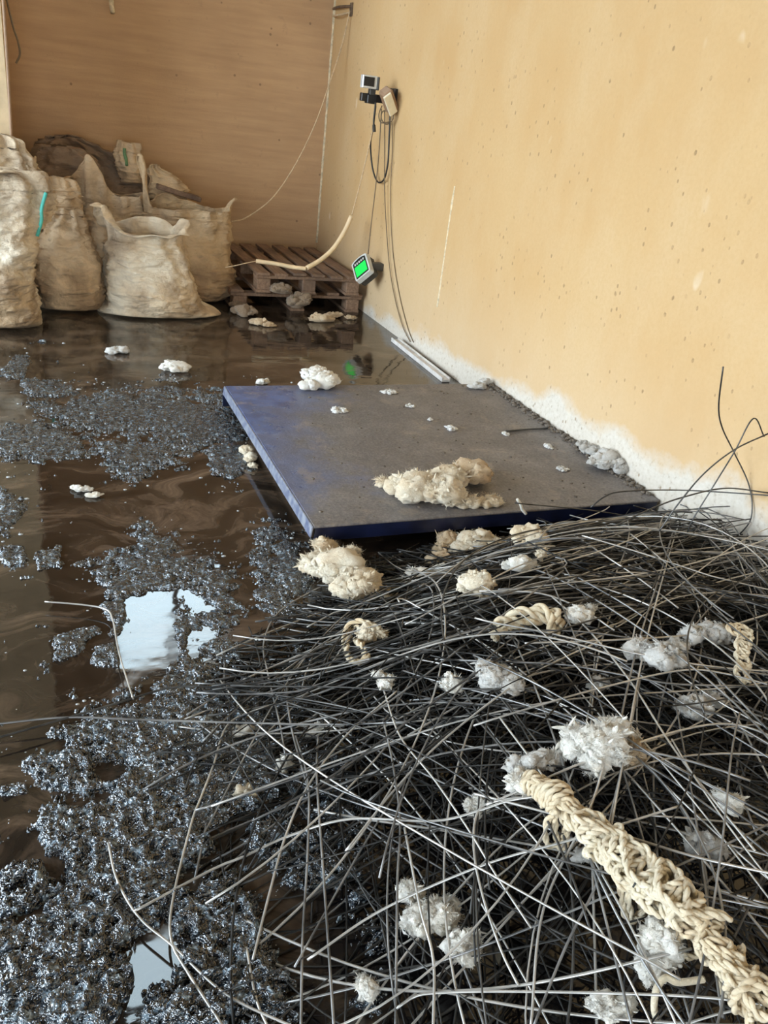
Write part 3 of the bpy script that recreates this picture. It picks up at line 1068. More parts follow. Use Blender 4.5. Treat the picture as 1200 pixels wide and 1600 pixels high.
ribbon_on([surf_pt(r1, *p) for p in ((72, 300), (66, 325), (64, 345), (58, 368))], 0.010, MAT['teal'], s1, 'stripe')
ribbon_on([surf_pt(r9, *p) for p in ((194, 232), (195, 240), (196, 248), (197, 258))], 0.012, MAT['green'], s9, 'stripe')
pl = aY(250, 290, 6.62)
pr = aY(308, 308, 6.62)
o = mobj('dark_plank', *box(((pl + pr) / 2 + [0, 0.02, -0.01]), (np.linalg.norm(pr - pl) + 0.05, 0.12, 0.035), bev=0.004,
                            rot=[[math.cos(.22), 0, math.sin(.22)], [0, 1, 0], [-math.sin(.22), 0, math.cos(.22)]]), MAT['wood'], smooth=False)
setp(o, 'dark wooden plank end sticking out of the sack heap', 'plank')

# ------------------------------------------------------------------ things on the walls
def cable(name, pts, r, mat, label, cat='cable', parent=None, n=50, sides=6):
    V, Fc = tube(spline(pts, n), r, sides)
    o = mobj(name, V, Fc, mat, parent)
    if parent is None:
        setp(o, label, cat)
    return o


# wall-mounted sensor lamp on its arm
wp = aX(616, 150, WX)
t = empty('wall_sensor', (WX, wp[1], wp[2] - 0.1), 'small silver and black sensor on a black arm on the yellow wall', 'sensor')
mobj('wall_plate', *box((WX - 0.012, wp[1], wp[2]), (0.024, 0.12, 0.09), bev=0.003), MAT['black'], t, smooth=False)
arm_end = np.array([WX - 0.24, wp[1] + 0.02, wp[2] - 0.045])
mobj('arm', *box(((WX - 0.13), wp[1] + 0.01, wp[2] - 0.03), (0.22, 0.045, 0.05), bev=0.004), MAT['black'], t, smooth=False)
e0 = aY(579, 155, wp[1])
mobj('arm_head', *box(e0, (0.065, 0.06, 0.055), bev=0.004), MAT['black'], t, smooth=False)
e1 = aY(581, 143, wp[1])
mobj('post', *box(e1, (0.040, 0.045, 0.10), bev=0.003), MAT['dgrey'], t, smooth=False)
e2 = aY(576.5, 128, wp[1] - 0.02)
hd = mobj('sensor_head', *box(e2, (0.105, 0.05, 0.078), bev=0.004), MAT['silver'], t, smooth=False)
mobj('lens_window', *box(e2 + [-0.008, -0.0265, 0.002], (0.075, 0.006, 0.056), bev=0.001), MAT['black'], hd, smooth=False)
mobj('hood', *box(e2 + [0.058, 0.0, -0.004], (0.012, 0.07, 0.080), bev=0.002), MAT['dgrey'], hd, smooth=False)
# charger / junction box, tilted
jb = aY(606, 157, wp[1] - 0.10)
ca, sa = math.cos(-0.9), math.sin(-0.9)
rotj = np.array([[ca, 0, -sa], [0, 1, 0], [sa, 0, ca]]) @ np.array([[0.92, -0.39, 0], [0.39, 0.92, 0], [0, 0, 1]])
t2 = empty('junction_box', jb - [0, 0, 0.06], 'tilted cream and brown junction box below the wall sensor', 'electrical box')
mobj('case', *box(jb + [0.012, 0.012, 0.0], (0.165, 0.085, 0.075), bev=0.012, rot=rotj), MAT['tan'], t2, smooth=False)
mobj('cover', *box(jb + rotj @ np.array([0, -0.05, -0.012]), (0.150, 0.016, 0.060), bev=0.004, rot=rotj), MAT['cream'], t2, smooth=False)
# cables hanging from it
DY = wp[1] - 0.06


def wl(px, py, off=0.02):
    return aX(px, py, WX - off)


cable('black_cable', [wl(610, 172, .05), wl(608, 215, .04), wl(606, 255, .03), wl(600, 280, .03), wl(590, 284, .03), wl(582, 262, .05), wl(579, 225, .08), wl(583, 200, .10), wl(587, 165, .12)], 0.006, MAT['cable'],
      'black cable hanging in a long loop below the junction box')
cable('cable_tail', [aY(587, 160, DY), aY(585, 178, DY), aY(584, 190, DY), aY(585, 206, DY)], [0.006] * 38 + [0.011] * 12, MAT['cable'], 'short black cable end dangling beside the cream hose')
cable('tangled_cable', [wl(597, 165, .06), wl(592, 178, .07), wl(594, 190, .06), wl(602, 192, .05), wl(610, 188, .05), wl(608, 176, .05), wl(598, 174, .06), wl(596, 186, .07), wl(604, 194, .05), wl(614, 186, .04), wl(613, 172, .04)], 0.004, MAT['bcable'],
      'thin brown cord coiled just below the junction box')
cable('brown_cord', [wl(601, 172, .05), wl(601, 230, .04), wl(601, 300, .03), wl(604, 360, .02), wl(609, 420, .015), wl(618, 470, .012), wl(630, 512, .012), wl(641, 534, .01)], 0.0035, MAT['bcable'],
      'thin brown cord running down the wall to the white floor strip')
cable('faint_cable', [wl(612, 172, .02), wl(613, 240, .012), wl(610, 300, .010), wl(612, 370, .008), wl(617, 420, .006), wl(626, 470, .006), wl(638, 515, .006), wl(646, 535, .006)], 0.0028, MAT['bcable'],
      'faint cord lying against the wall right of the brown cord')
cable('scale_cord', [wl(596, 170, .06), wl(592, 240, .06), wl(586, 300, .08), wl(580, 350, .10), wl(575, 397, .12)], 0.004, MAT['bcable'], 'thin cord from the junction box down to the green display')
# hose: thin lead, then thick cream hose onto the pallet
hz = [wl(584, 196, .10), wl(574, 240, .14), wl(562, 290, .18), wl(550, 335, .24)]
t3 = empty('cream_hose', aY(470, 425, 5.95), 'cream hose hanging from the wall sensor and bending over the pallets', 'hose')
cable('lead', hz, 0.0045, MAT['rope'], None, parent=t3)
hk = [aY(549, 338, 6.0), aY(538, 362, 5.98), aY(521, 388, 5.94), aY(501, 406, 5.90), aY(479, 419, 5.86)]
cable('upper_length', hk, 0.017, MAT['hose'], None, parent=t3, sides=10)
hk2 = [aY(478, 420, 5.86), aY(455, 417, 5.88), aY(430, 412, 5.90), aY(400, 408, 5.92)]
cable('lower_length', hk2, 0.015, MAT['hose'], None, parent=t3, sides=10)
cable('end_lead', [hk2[-1], aY(385, 411, 5.90), aY(368, 415, 5.90), aY(352, 418, 5.92)], 0.004, MAT['rope'], None, parent=t3)

# rope from the bracket high in the corner
bk = aX(550, 15, WX)
t4 = empty('wall_bracket', (bk[0], bk[1], bk[2] - 0.05), 'rusty bracket with rope ends high in the corner', 'bracket')
mobj('plate', *box((WX - 0.006, bk[1], bk[2]), (0.012, 0.05, 0.09), bev=0.002), MAT['rust'], t4, smooth=False)
cpt = np.array([WX - 0.02, BY - 0.02, bk[2] + 0.02])
cable('bar', [bk + [-0.01, 0, 0.02], (bk + cpt) / 2 + [-0.03, 0, 0.01], cpt], 0.010, MAT['rust'], None, parent=t4)
cable('lower_bar', [bk + [-0.01, 0, -0.02], (bk + cpt) / 2 + [-0.05, 0, -0.05], cpt + [0, 0, -0.05]], 0.007, MAT['rope'], None, parent=t4)
cable('thin_rope', [bk + [-0.015, 0, -0.01], aY(533, 75, 6.85), aY(515, 130, 6.8), aY(492, 195, 6.75), aY(460, 260, 6.7), aY(425, 310, 6.65), aY(385, 340, 6.55), aY(362, 346, 6.45)], 0.0055, MAT['rope'],
      'thin beige rope sagging from the corner bracket down to the sacks', 'rope')
cable('rebar_stub', [aY(174, -14, BY), aY(174, 4, BY - 0.06), aY(176, 20, BY - 0.10)], 0.018, MAT['joint'], 'short pale stub sticking out of the top of the back wall', 'stub')
# left edge: pipe and cable on the pier
cable('pier_pipe', [aY(3, -30, PY - 0.02), aY(9, 60, PY - 0.02), aY(14, 140, PY - 0.02), aY(19, 235, PY - 0.02)], 0.010, MAT['tan'], 'thin brown pipe running down the edge of the cream pier', 'pipe')
cable('loose_wire', [aY(8, -10, 6.30), aY(20, 40, 6.28), aY(28, 65, 6.28), aY(31, 85, 6.28), aY(25, 99, 6.28)], 0.006, MAT['bcable'], 'brown loose wire curving off the top of the cream pier', 'wire')

# weighing display
dc = aX(566, 419, WX - 0.15)
t5 = empty('weighing_display', dc - [0, 0, 0.12], 'tilted grey weighing display with a lit green screen hanging by the wall', 'display')
# face axes, read from its skewed outline: right edge nearer, leaning back
rt = R @ np.array([23.0, -14.0, -16.0])
dn = R @ np.array([8.0, 32.0, -16.5])
rt /= np.linalg.norm(rt)
up = -dn / np.linalg.norm(dn)
nrm = np.cross(rt, up)
nrm /= np.linalg.norm(nrm)
up = np.cross(nrm, rt)


def face_prism(poly, d0, d1, ins=1.0):
    n = len(poly)
    V = [dc + rt * x + up * y + nrm * d0 for x, y in poly] + [dc + rt * x * ins + up * y * ins + nrm * d1 for x, y in poly]
    Fc = [tuple(range(n))[::-1], tuple(range(n, 2 * n))] + [(k, (k + 1) % n, n + (k + 1) % n, n + k) for k in range(n)]
    return np.array(V), Fc


def roundface(w, h, arch, r, n=6):
    P = []
    for (cx_, cy_, a0) in ((w - r, -h + r, -90), (w - r, h - r, 0), (-w + r, h - r, 90), (-w + r, -h + r, 180)):
        for k in range(n):
            a = math.radians(a0 + 90 * k / (n - 1))
            P.append((cx_ + r * math.cos(a), cy_ + r * math.sin(a)))
        if a0 == 0:
            for s in np.linspace(w - r, -w + r, 9)[1:-1]:
                P.append((s, h + arch * (1 - (s / w) ** 2)))
    return P


mobj('housing', *face_prism(roundface(0.070, 0.084, 0.008, 0.012), -0.075, 0.0), MAT['dgrey'], t5, smooth=False)
mobj('bezel', *face_prism(roundface(0.076, 0.090, 0.010, 0.014), -0.022, 0.016, 0.95), MAT['lgrey'], t5, smooth=False)
mobj('front_panel', *face_prism([(-.060, -.074), (.060, -.074), (.060, .066), (.040, .078), (0, .084), (-.040, .078), (-.060, .066)], 0.0155, 0.0185), MAT['black'], t5, smooth=False)
mobj('screen', *face_prism([(-.052, -.062), (.052, -.062), (.052, .028), (-.052, .028)], 0.0180, 0.0200), MAT['lcd'], t5, smooth=False)
for k in range(5):
    x = -0.040 + k * 0.020
    mobj('key', *face_prism([(x - .006, .042), (x + .006, .042), (x + .006, .060), (x - .006, .060)], 0.018, 0.0195), MAT['lgrey'], t5, smooth=False)
mobj('holder', *box((WX - 0.045, dc[1] - 0.01, dc[2] + 0.02), (0.088, 0.07, 0.05), bev=0.004), MAT['dgrey'], t5, smooth=False)

# white strip on the floor along the wall
a, b = fl(617, 530, 0.02), fl(697, 593, 0.02)
d = b - a
t6 = empty('plastic_strip', (a + b) / 2 * [1, 1, 0], 'white plastic profile strip lying on the floor along the wall', 'strip')
ang = math.atan2(d[1], d[0])
mobj('channel', *box((a + b) / 2 * [1, 1, 0] + [0, 0, 0.012], (np.linalg.norm(d), 0.055, 0.018), rz=ang, bev=0.003), MAT['strip'], t6, smooth=False)
sd_ = np.array([-math.sin(ang), math.cos(ang), 0])
for s in (-1, 1):
    mobj('lip', *box((a + b) / 2 * [1, 1, 0] + sd_ * s * 0.024 + [0, 0, 0.026], (np.linalg.norm(d), 0.007, 0.012), rz=ang), MAT['strip'], t6, smooth=False)

# ------------------------------------------------------------------ wire pile
EDGE = np.array([(1.22, 2.37), (0.95, 2.18), (0.56, 1.90), (0.34, 1.57), (0.24, 1.29), (0.22, 1.05), (0.24, 0.85), (0.35, 0.25)])


def pile_d(x, y):
    """metres inside the left border of the pile"""
    return x - np.interp(y, EDGE[::-1, 1], EDGE[::-1, 0])


def pile_h(x, y):
    d = np.clip(pile_d(x, y) / 0.95, 0, 1)
    h = 0.012 + 0.25 * d * d * (3 - 2 * d)
    back = np.clip((2.42 - y) / 0.45, 0.35, 1)
    return h * back


def wire_mesh(P, r, sides=5):
    return tube(P, r, sides)


def pz(px, py, k=0.9, add=0.0):
    z = 0.02
    for _ in range(6):
        p = fl(px, py, z)
        z = 0.5 * z + 0.5 * max(0.006, k * float(pile_h(p[0], p[1])) + add)
    return fl(px, py, z)


GW = 'loose steel wires in the pile'
LW = 'thin steel wire tangled in the big heap in front of the weighing platform'
traced = [
    # strays on the left, over water
    ([(70, 940), (130, 945), (165, 952), (176, 968), (186, 1020), (208, 1092)], 'pale bent wire lying alone on the water beside the bright reflection', 'wire_b'),
    ([(-30, 1160), (83, 1128), (175, 1101), (271, 1074), (354, 1076), (500, 1097), (600, 1120)], 'long arched wire crossing the water from the left edge', 'wire_d'),
    ([(-30, 1134), (104, 1121), (233, 1125), (500, 1132), (640, 1128)], 'long straight wire running from the left edge into the heap', 'wire'),
    ([(530, 905), (483, 926), (433, 959), (412, 1005), (419, 1055), (437, 1130), (446, 1180)], 'wire bowing around the sludge left of the platform corner', 'wire'),
    ([(520, 1000), (479, 1026), (450, 1063), (454, 1130), (483, 1238)], 'hooked wire at the left border of the heap above the pink fluff', 'wire'),
    ([(620, 962), (500, 1013), (387, 1059), (292, 1117)], 'straight wire slanting down over the left border of the heap', 'wire'),
    ([(420, 1103), (358, 1130), (333, 1197), (312, 1251), (300, 1283), (271, 1400), (267, 1467), (292, 1517), (350, 1606)], 'long wire curving down the left border past the bright round reflection', 'wire_b'),
    ([(169, 1317), (183, 1375), (217, 1433), (271, 1479), (354, 1554), (470, 1610)], 'leftmost wire, starting in the sludge above the round reflection', 'wire_b'),
    ([(208, 1425), (333, 1358), (380, 1339), (450, 1307), (545, 1280), (677, 1283), (747, 1267), (800, 1250), (880, 1240)], 'long pale wire sweeping right from the sludge into the heap', 'wire_b'),
    # leaning against the wall
    ('Y', 2.02, [(1130, 573), (1123, 633), (1128, 667), (1147, 707), (1170, 757), (1175, 800), (1163, 827), (1120, 863)], 'tall wire standing up highest against the yellow wall', 'wire_d'),
    ('Y', 1.90, [(1194, 682), (1177, 654), (1147, 707), (1110, 767), (1080, 817), (1066, 860)], 'wire with a sharp bent tip in front of the yellow wall', 'wire_d'),
    ('Y', 1.82, [(1230, 664), (1197, 679), (1147, 703), (1100, 740), (1060, 787), (1030, 830)], 'wire leaning to the right out of the heap by the wall', 'wire_d'),
    ('Y', 2.10, [(923, 793), (943, 777), (973, 768), (1067, 766), (1200, 774), (1240, 778)], 'flat arched wire over the front right corner of the platform', 'wire_d'),
    ('Y', 2.20, [(805, 786), (927, 798), (1033, 817), (1200, 857)], 'long straight wire slanting across the front edge of the platform', 'wire_d'),
    ('Y', 1.95, [(940, 832), (1013, 797), (1067, 777), (1133, 763), (1200, 770)], 'arched wire rising from the heap towards the white wall foot', 'wire_d'),
    ('Y', 2.16, [(990, 790), (1080, 818), (1110, 850), (1123, 893)], 'short dark wire bending down by the platform corner', 'wire_d'),
    ([(890, 837), (902, 839), (940, 865), (990, 898), (1060, 950)], 'pale bent-ended wire lying on top at the back of the heap', 'wire_b'),
    ([(772, 813), (687, 848), (654, 873), (636, 925), (628, 980)], 'wire arching over the fluff in front of the platform', 'wire_d'),
]
TL = ['upright pale wire left of the lobed white fluff, ending at the bottom edge',
      'upright wire at the left front of the heap, beside its straighter twin',
      'long diagonal wire running down right from the heap centre',
      'nearly vertical wire in the front, left of the lobed white fluff',
      'bent wire coming down right of the lobed white fluff',
      'wire with a tight curve left of the yarn rope',
      'long horizontal wire along the bottom of the photo',
      'thick wire bowing down left past the yarn rope middle',
      'wire crossing over the yarn rope and sweeping down left',
      'long wire standing across the right half of the heap',
      'wire lying close beside the long standing wire in the right half',
      'gently arched wire in the right half above the large white fluff',
      'wire arching just below the large white fluff to the right edge',
      'long wire crossing over the upper part of the yarn rope',
      'flat long wire across the heap centre towards the right edge',
      'long arched wire at the back left, below the round cream ball',
      'flat arched wire below the thick yarn bundle',
      'curved wire rising from the lower left to the heap centre',
      'short wire end at the lower left of the heap',
      'wire rising to the right between the two white fluff groups',
      'long wire rising right beneath the yarn rope end',
      'long wire descending right from the thick yarn bundle',
      'straight wire descending to the right edge below the coiled yarn',
      'horizontal wire ending left of the coiled yarn',
      'steep wire passing under the yarn rope to the bottom edge']
for P in ([(497, 1150), (495, 1213), (502, 1318), (510, 1430), (522, 1608)], [(462, 1150), (481, 1220), (481, 1325), (473, 1465), (470, 1608)],
          [(600, 1080), (625, 1150), (677, 1216), (730, 1293), (775, 1367), (830, 1450)], [(600, 1130), (614, 1195), (625, 1283), (621, 1377), (618, 1608)],
          [(632, 1293), (656, 1416), (677, 1500), (677, 1608)], [(830, 1245), (775, 1252), (747, 1268), (740, 1318), (751, 1388), (782, 1482), (810, 1540)],
          [(618, 1577), (646, 1558), (677, 1552), (780, 1549), (990, 1553), (1130, 1561), (1230, 1576)], [(960, 1140), (948, 1180), (920, 1267), (850, 1418), (829, 1608)],
          [(1000, 1060), (976, 1180), (948, 1302), (934, 1376), (885, 1477), (832, 1608)], [(1060, 820), (1042, 880), (1007, 1013), (976, 1177), (955, 1290)],
          [(1052, 830), (1034, 890), (996, 1010), (960, 1170)], [(740, 1134), (780, 1121), (920, 1080), (1060, 1048), (1130, 1052), (1220, 1075)],
          [(760, 1258), (808, 1237), (920, 1188), (1060, 1142), (1147, 1132), (1230, 1160)], [(740, 1240), (780, 1250), (885, 1278), (990, 1310), (1095, 1341), (1230, 1370)],
          [(680, 1030), (780, 1034), (885, 1039), (990, 1058), (1060, 1069), (1220, 1073)], [(380, 1062), (460, 1027), (614, 961), (717, 932), (827, 925), (900, 947), (960, 985)],
          [(430, 1090), (560, 1050), (700, 1000), (860, 985), (1000, 1000), (1150, 1040)], [(395, 1500), (420, 1400), (445, 1310), (480, 1230), (540, 1150), (620, 1080)],
          [(385, 1480), (400, 1560), (420, 1608)], [(540, 1330), (620, 1230), (700, 1150), (820, 1060), (940, 1000)], [(480, 1500), (600, 1420), (760, 1350), (900, 1310), (1060, 1260)],
          [(860, 930), (920, 985), (985, 1065), (1060, 1180), (1180, 1330)], [(900, 900), (1000, 960), (1100, 1040), (1200, 1140)], [(1200, 960), (1090, 990), (960, 1000), (820, 1005)],
          [(780, 1120), (860, 1230), (960, 1400), (1020, 1520), (1060, 1608)]):
    traced.append((P, TL.pop(0), rnd.choice(['wire', 'wire_b', 'wire_b'])))
nind = 0
for e in traced:
    if e[0] == 'Y':
        _, Yp, pts, lab, mt = e
        pts3 = []
        for i, p in enumerate(pts):
            q = aY(*p, Yp)
            if q[0] > WX - 0.012:
                q = aX(*p, WX - 0.012)
            pts3.append(q)
    else:
        pts, lab, mt = e
        pts3 = [pz(*p, 0.97, 0.022) for p in pts]
    P = spline(pts3, 44)
    P[:, 2] = np.maximum(P[:, 2], 0.007)
    V, Fc = wire_mesh(P, 0.0024 + 0.0004 * rnd.random(), 6)
    o = mobj('steel_wire', V, Fc, MAT[mt])
    setp(o, lab or LW, 'wire', GW)
    nind += 1


def random_wire(top):
    while True:
        y = 0.30 + 2.05 * rng.random()
        x = 0.25 + 2.08 * rng.random()
        d = pile_d(x, y)
        if d > 0.0 and rng.random() < (0.12 + 0.9 * min(d / 0.7, 1)) * (0.30 + 0.70 * min(max((y - 0.5) / 1.2, 0), 1)):
            break
    if y > 1.55:
        phi = rng.normal(0.0, 0.30) if rng.random() < 0.75 else rng.uniform(-np.pi / 2, np.pi / 2)
    else:
        phi = rng.choice([rng.normal(0.25, 0.35), rng.normal(1.25, 0.35), rng.normal(-0.8, 0.4), rng.uniform(-np.pi / 2, np.pi / 2)])
    L = rng.uniform(0.8, 2.3)
    n = 32
    k0, k1 = rng.normal(0, 0.65), rng.normal(0, 0.35)
    s = np.linspace(-L / 2, L / 2, n)
    a = phi + k0 * s + k1 * s * s
    if rng.random() < 0.22:
        a = a + rng.normal(0, 0.4) * (s > rng.uniform(-0.4, 0.4) * L)
    ds = L / (n - 1)
    X = x + np.cumsum(np.cos(a)) * ds
    Y = y + np.cumsum(np.sin(a)) * ds
    X += x - X[n // 2]
    Y += y - Y[n // 2]
    dd = pile_d(X, Y)
    ok = (X < WX - 0.008) & (Y < 2.368) & (Y > 0.22) & (dd > np.where(Y < 1.35, -0.03, -0.14))
    i0 = i1 = n // 2
    while i0 > 0 and ok[i0 - 1]:
        i0 -= 1
    while i1 < n - 1 and ok[i1 + 1]:
        i1 += 1
    if i1 - i0 < 8:
        return None
    u = rng.uniform(0.72, 1.06) if top else rng.uniform(0.0, 0.95)
    tilt = rng.normal(0, 0.06)
    Z = u * smooth1(pile_h(X, Y), 7) + tilt * s + (0.022 * rng.normal() if top else 0.01 * rng.normal())
    Z = np.clip(Z, 0.006, pile_h(X, Y) * 1.10 + 0.025)
    Z = smooth1(Z, 5)
    P = np.stack([X, Y, Z], -1)[i0:i1 + 1]
    if top and rng.random() < 0.16 and len(P) > 12:      # little hook at the end
        tn = P[-1] - P[-2]
        tn /= np.linalg.norm(tn)
        sd = np.array([-tn[1], tn[0], 0.3])
        h = 0.025
        P = np.vstack([P, P[-1] + tn * h * 0.8 + sd * h * 0.3, P[-1] + tn * h + sd * h, P[-1] + sd * h * 1.6])
    return P


while nind < 300:
    P = random_wire(True)
    if P is None:
        continue
    V, Fc = wire_mesh(P, rng.uniform(0.0019, 0.0027), 6)
    o = mobj('steel_wire', V, Fc, MAT[rng.choice(['wire', 'wire_b', 'wire', 'wire_d', 'wire_b'])])
    setp(o, LW, 'wire', GW)
    nind += 1
parts = []
while len(parts) < 760:
    P = random_wire(False)
    if P is not None and rng.random() < 0.25 + 0.75 * min(max((P[:, 1].mean() - 0.7) / 0.8, 0), 1):
        parts.append(wire_mesh(P[::1], rng.uniform(0.0018, 0.0025), 4))
V, Fc = join(parts)
setp(mobj('wire_tangle', V, Fc, MAT['wire_shade']), 'dense tangle of steel wire deep inside the heap, coloured dark as shade', 'wire', None, 'stuff')

# ------------------------------------------------------------------ fluff
def tuft(name, label, blobs, mat, seed, fib=260, flen=0.02, cat='fluff', base=None, lump=0.22):
    """blobs: list of (centre, radii); each is a cluster of ragged wool lumps with fine curling fibres standing out"""
    r_ = np.random.default_rng(seed)
    parts = []
    tot = sum((b[1][0] * b[1][1]) ** 0.5 for b in blobs)
    for i, (c, rad) in enumerate(blobs):
        c = np.asarray(c, float)
        rad = np.asarray(rad, float)
        subs = [(c, rad * 0.80)]
        if rad[0] > 0.006:
            for q in range(13 if rad[0] > 0.03 else 8):
                v = r_.normal(0, 1, 3)
                v /= np.linalg.norm(v)
                v[2] = abs(v[2]) * 0.9 - 0.15
                k = r_.uniform(0.22, 0.48)
                subs.append((c + v * rad * (1 - k * 0.75), rad.mean() * k * np.array([r_.uniform(.9, 1.7), r_.uniform(.8, 1.3), r_.uniform(.7, 1.1)])))
        for jj, (sc_c, sr) in enumerate(subs):
            V0, F0 = ICO[3]
            P = V0 * sr
            q = P + sc_c
            f = 0.5 / max(sr.mean(), 0.004)
            d = fbm(q, f * 1.5, 5, seed + i + jj, 0.72)
            fur = 1 - np.abs(noise(q * [1, 1, 0.5], f * 7, seed + 3))
            P = P * (1 + (lump + (0.14 if sr.mean() < 0.02 else 0.03)) * d * 1.7 + 0.14 * fur)[:, None]
            P[:, 2] = np.maximum(P[:, 2], -sr[2] * 0.9)
            parts.append((P + sc_c, F0))
            nf = int(20.0 * fib * (rad[0] * rad[1]) ** 0.5 / tot / len(subs))
            k = r_.integers(0, len(V0), nf)
            nn = V0[k] / sr
            nn /= np.linalg.norm(nn, axis=1)[:, None]
            ok = nn[:, 2] > -0.4
            k, nn = k[ok], nn[ok]
            m = len(k)
            p = P[k] + sc_c - nn * 0.002
            comb = r_.normal(0, 1, 3) * [1, 1, 0.4]
            dr = nn * 0.30 + comb * 0.45 + r_.normal(0, 0.55, (m, 3))
            dr /= np.linalg.norm(dr, axis=1)[:, None]
            l = flen * 0.75 * r_.uniform(0.2, 1.0, (m, 1)) ** 1.3
            w = np.cross(dr, nn + r_.normal(0, 0.3, (m, 3)))
            w = w / (np.linalg.norm(w, axis=1)[:, None] + 1e-9) * r_.uniform(0.0004, 0.0011, (m, 1))
            cu = r_.normal(0, 0.4, (m, 3)) * l
            b2 = p + dr * l * 0.5 + cu * 0.5
            tip = p + dr * l * 0.85 - cu * 0.6
            FV = np.stack([p - w, p + w, b2 + w * 0.7, b2 - w * 0.7, tip], 1).reshape(-1, 3)
            FF = []
            for q in range(0, 5 * m, 5):
                FF += [(q, q + 1, q + 2, q + 3), (q + 3, q + 2, q + 4)]
            if m:
                parts.append((FV, FF))
            # ragged wisps: thicker tapering locks that break the outline
            nw = max(2, m // 26)
            k = r_.integers(0, len(V0), nw)
            nn = V0[k] * [1, 1, 0.8] + [0, 0, 0.25]
            dr = nn * 0.18 + comb * 0.55 + r_.normal(0, 0.5, (nw, 3)) * [1, 1, 0.5]
            dr /= np.linalg.norm(dr, axis=1)[:, None]
            for q in range(nw):
                if V0[k[q]][2] < -0.2:
                    continue
                l_ = flen * r_.uniform(0.3, 0.75)
                bd = r_.normal(0, 0.35, 3) * l_
                b0 = P[k[q]] + sc_c - nn[q] * 0.001
                ww = min(0.0060, 0.22 * sr.mean()) * r_.uniform(0.6, 1.2)
                parts.append(tube([b0, b0 + dr[q] * l_ * 0.35 + bd * 0.2, b0 + dr[q] * l_ * 0.7 + bd * 0.6, b0 + dr[q] * l_ + bd], [ww * 0.8, ww, ww * 0.8, ww * 0.25], 6))
    V, Fc = join(parts)
    V[:, 2] = np.maximum(V[:, 2], (base if base is not None else -1) + 0.0005)
    o = mobj(name, V, Fc, mat)
    return setp(o, label, cat)


def blob_px(spec, zf):
    """spec: (px, py, w_px, h_px) of lumps seen in the photo; zf gives the height of what carries them"""
    out = []
    for (px, py, w, h) in spec:
        z = zf
        for _ in range(4):
            p = fl(px, py + h * 0.35, z if not callable(zf) else z(px, py) if callable(z) else z)
            break
        dist = np.linalg.norm(p - CAM)
        m = dist / F
        rx = w * m / 2
        rz = max(h * m * 0.5, 0.006)
        out.append((p + [0, rz * 0.25, rz * 0.75], (rx, min(rx, rz * 1.25), rz)))
    return out


def on_platform(spec):
    return blob_px(spec, PH), PH


def on_floor(spec):
    return blob_px(spec, 0.004), 0.003


def on_pile(spec, k=0.95):
    out = []
    for s in spec:
        p = pz(s[0], s[1] + s[3] * 0.3, k)
        out += blob_px([s], p[2])
    return out, 0.004


G = []
G.append(('wool_w', on_platform([(492, 590, 42, 30), (510, 597, 38, 28), (485, 603, 28, 18), (498, 580, 22, 16)]), 'white fluff tuft on the far edge of the weighing platform', 340, .02))
G.append(('wool_c', on_platform([(655, 765, 80, 50), (690, 770, 70, 48), (625, 760, 50, 28), (602, 755, 28, 14), (700, 750, 60, 40), (720, 785, 60, 22), (765, 784, 50, 14)]), 'large cream fluff clump near the front edge of the platform', 1300, .035))
G.append(('wool_t', on_platform([(738, 742, 58, 40), (722, 735, 36, 26)]), 'tan fluff lump behind the large clump on the platform', 420, .022))
G.append(('wool_c', on_floor([(500, 885, 50, 40), (530, 893, 70, 56), (560, 915, 70, 56), (590, 935, 50, 26), (506, 862, 32, 46), (550, 872, 18, 50), (487, 883, 36, 24)]), 'big cream fluff clump at the front left corner of the platform', 1500, .035))
G.append(('wool_w', on_floor([(275, 575, 44, 16), (268, 571, 18, 12), (287, 577, 16, 12)]), 'small white fluff floating alone on the far water', 120, .012))
G.append(('wool_c', on_floor([(386, 706, 18, 18), (392, 716, 20, 20), (396, 728, 14, 10)]), 'small cream fluff against the left edge of the platform', 160, .016))
G.append(('wool_c', on_floor([(738, 852, 60, 40), (765, 858, 48, 38), (720, 862, 40, 30)]), 'cream fluff clump under the middle of the platform front', 520, .025))
G.append(('wool_t', on_floor([(700, 848, 36, 36), (690, 860, 28, 24)]), 'tan fluff left of the cream clump under the platform front', 240, .02))
G.append(('wool_t', on_floor([(690, 878, 48, 28), (715, 884, 34, 20)]), 'tan fluff strip between the platform and the wire heap', 220, .02))
G.append(('wool_w', on_floor([(655, 908, 52, 36), (690, 900, 56, 30), (722, 892, 44, 26)]), 'white fluff roll at the back left of the wire heap', 420, .022))
G.append(('wool_c', on_pile([(742, 916, 52, 42), (758, 922, 24, 26)]), 'round cream fluff ball at the back of the wire heap', 300, .02))
G.append(('wool_c', on_pile([(828, 845, 50, 40), (842, 850, 28, 30), (846, 868, 12, 30)]), 'cream fluff caught on wires below the platform front', 300, .02))
G.append(('wool_w', on_pile([(815, 882, 42, 22), (797, 885, 20, 18)]), 'white fluff scrap just below the caught cream fluff', 180, .018))
G.append(('wool_g', on_platform([(925, 704, 30, 18), (945, 722, 48, 28), (968, 730, 32, 24), (912, 696, 22, 12)]), 'dirty greyish fluff roll along the wall side of the platform', 420, .022))
G.append(('wool_g', on_platform([(745, 604, 34, 10), (758, 598, 20, 10)]), 'grey fluff at the far right corner of the platform', 160, .016))
G.append(('wool_w', on_pile([(905, 962, 36, 26), (922, 952, 18, 14)]), 'small white fluff right of the thick yarn bundle', 160, .018))
G.append(('wool_g', on_pile([(1000, 1018, 46, 30), (1035, 1030, 56, 40), (1055, 1012, 30, 26)]), 'grey fluff mass deep in the middle of the heap', 420, .024))
G.append(('wool_g', on_pile([(1085, 994, 50, 24), (1120, 990, 50, 26)]), 'grey fluff left of the coiled yarn at the right', 300, .02))
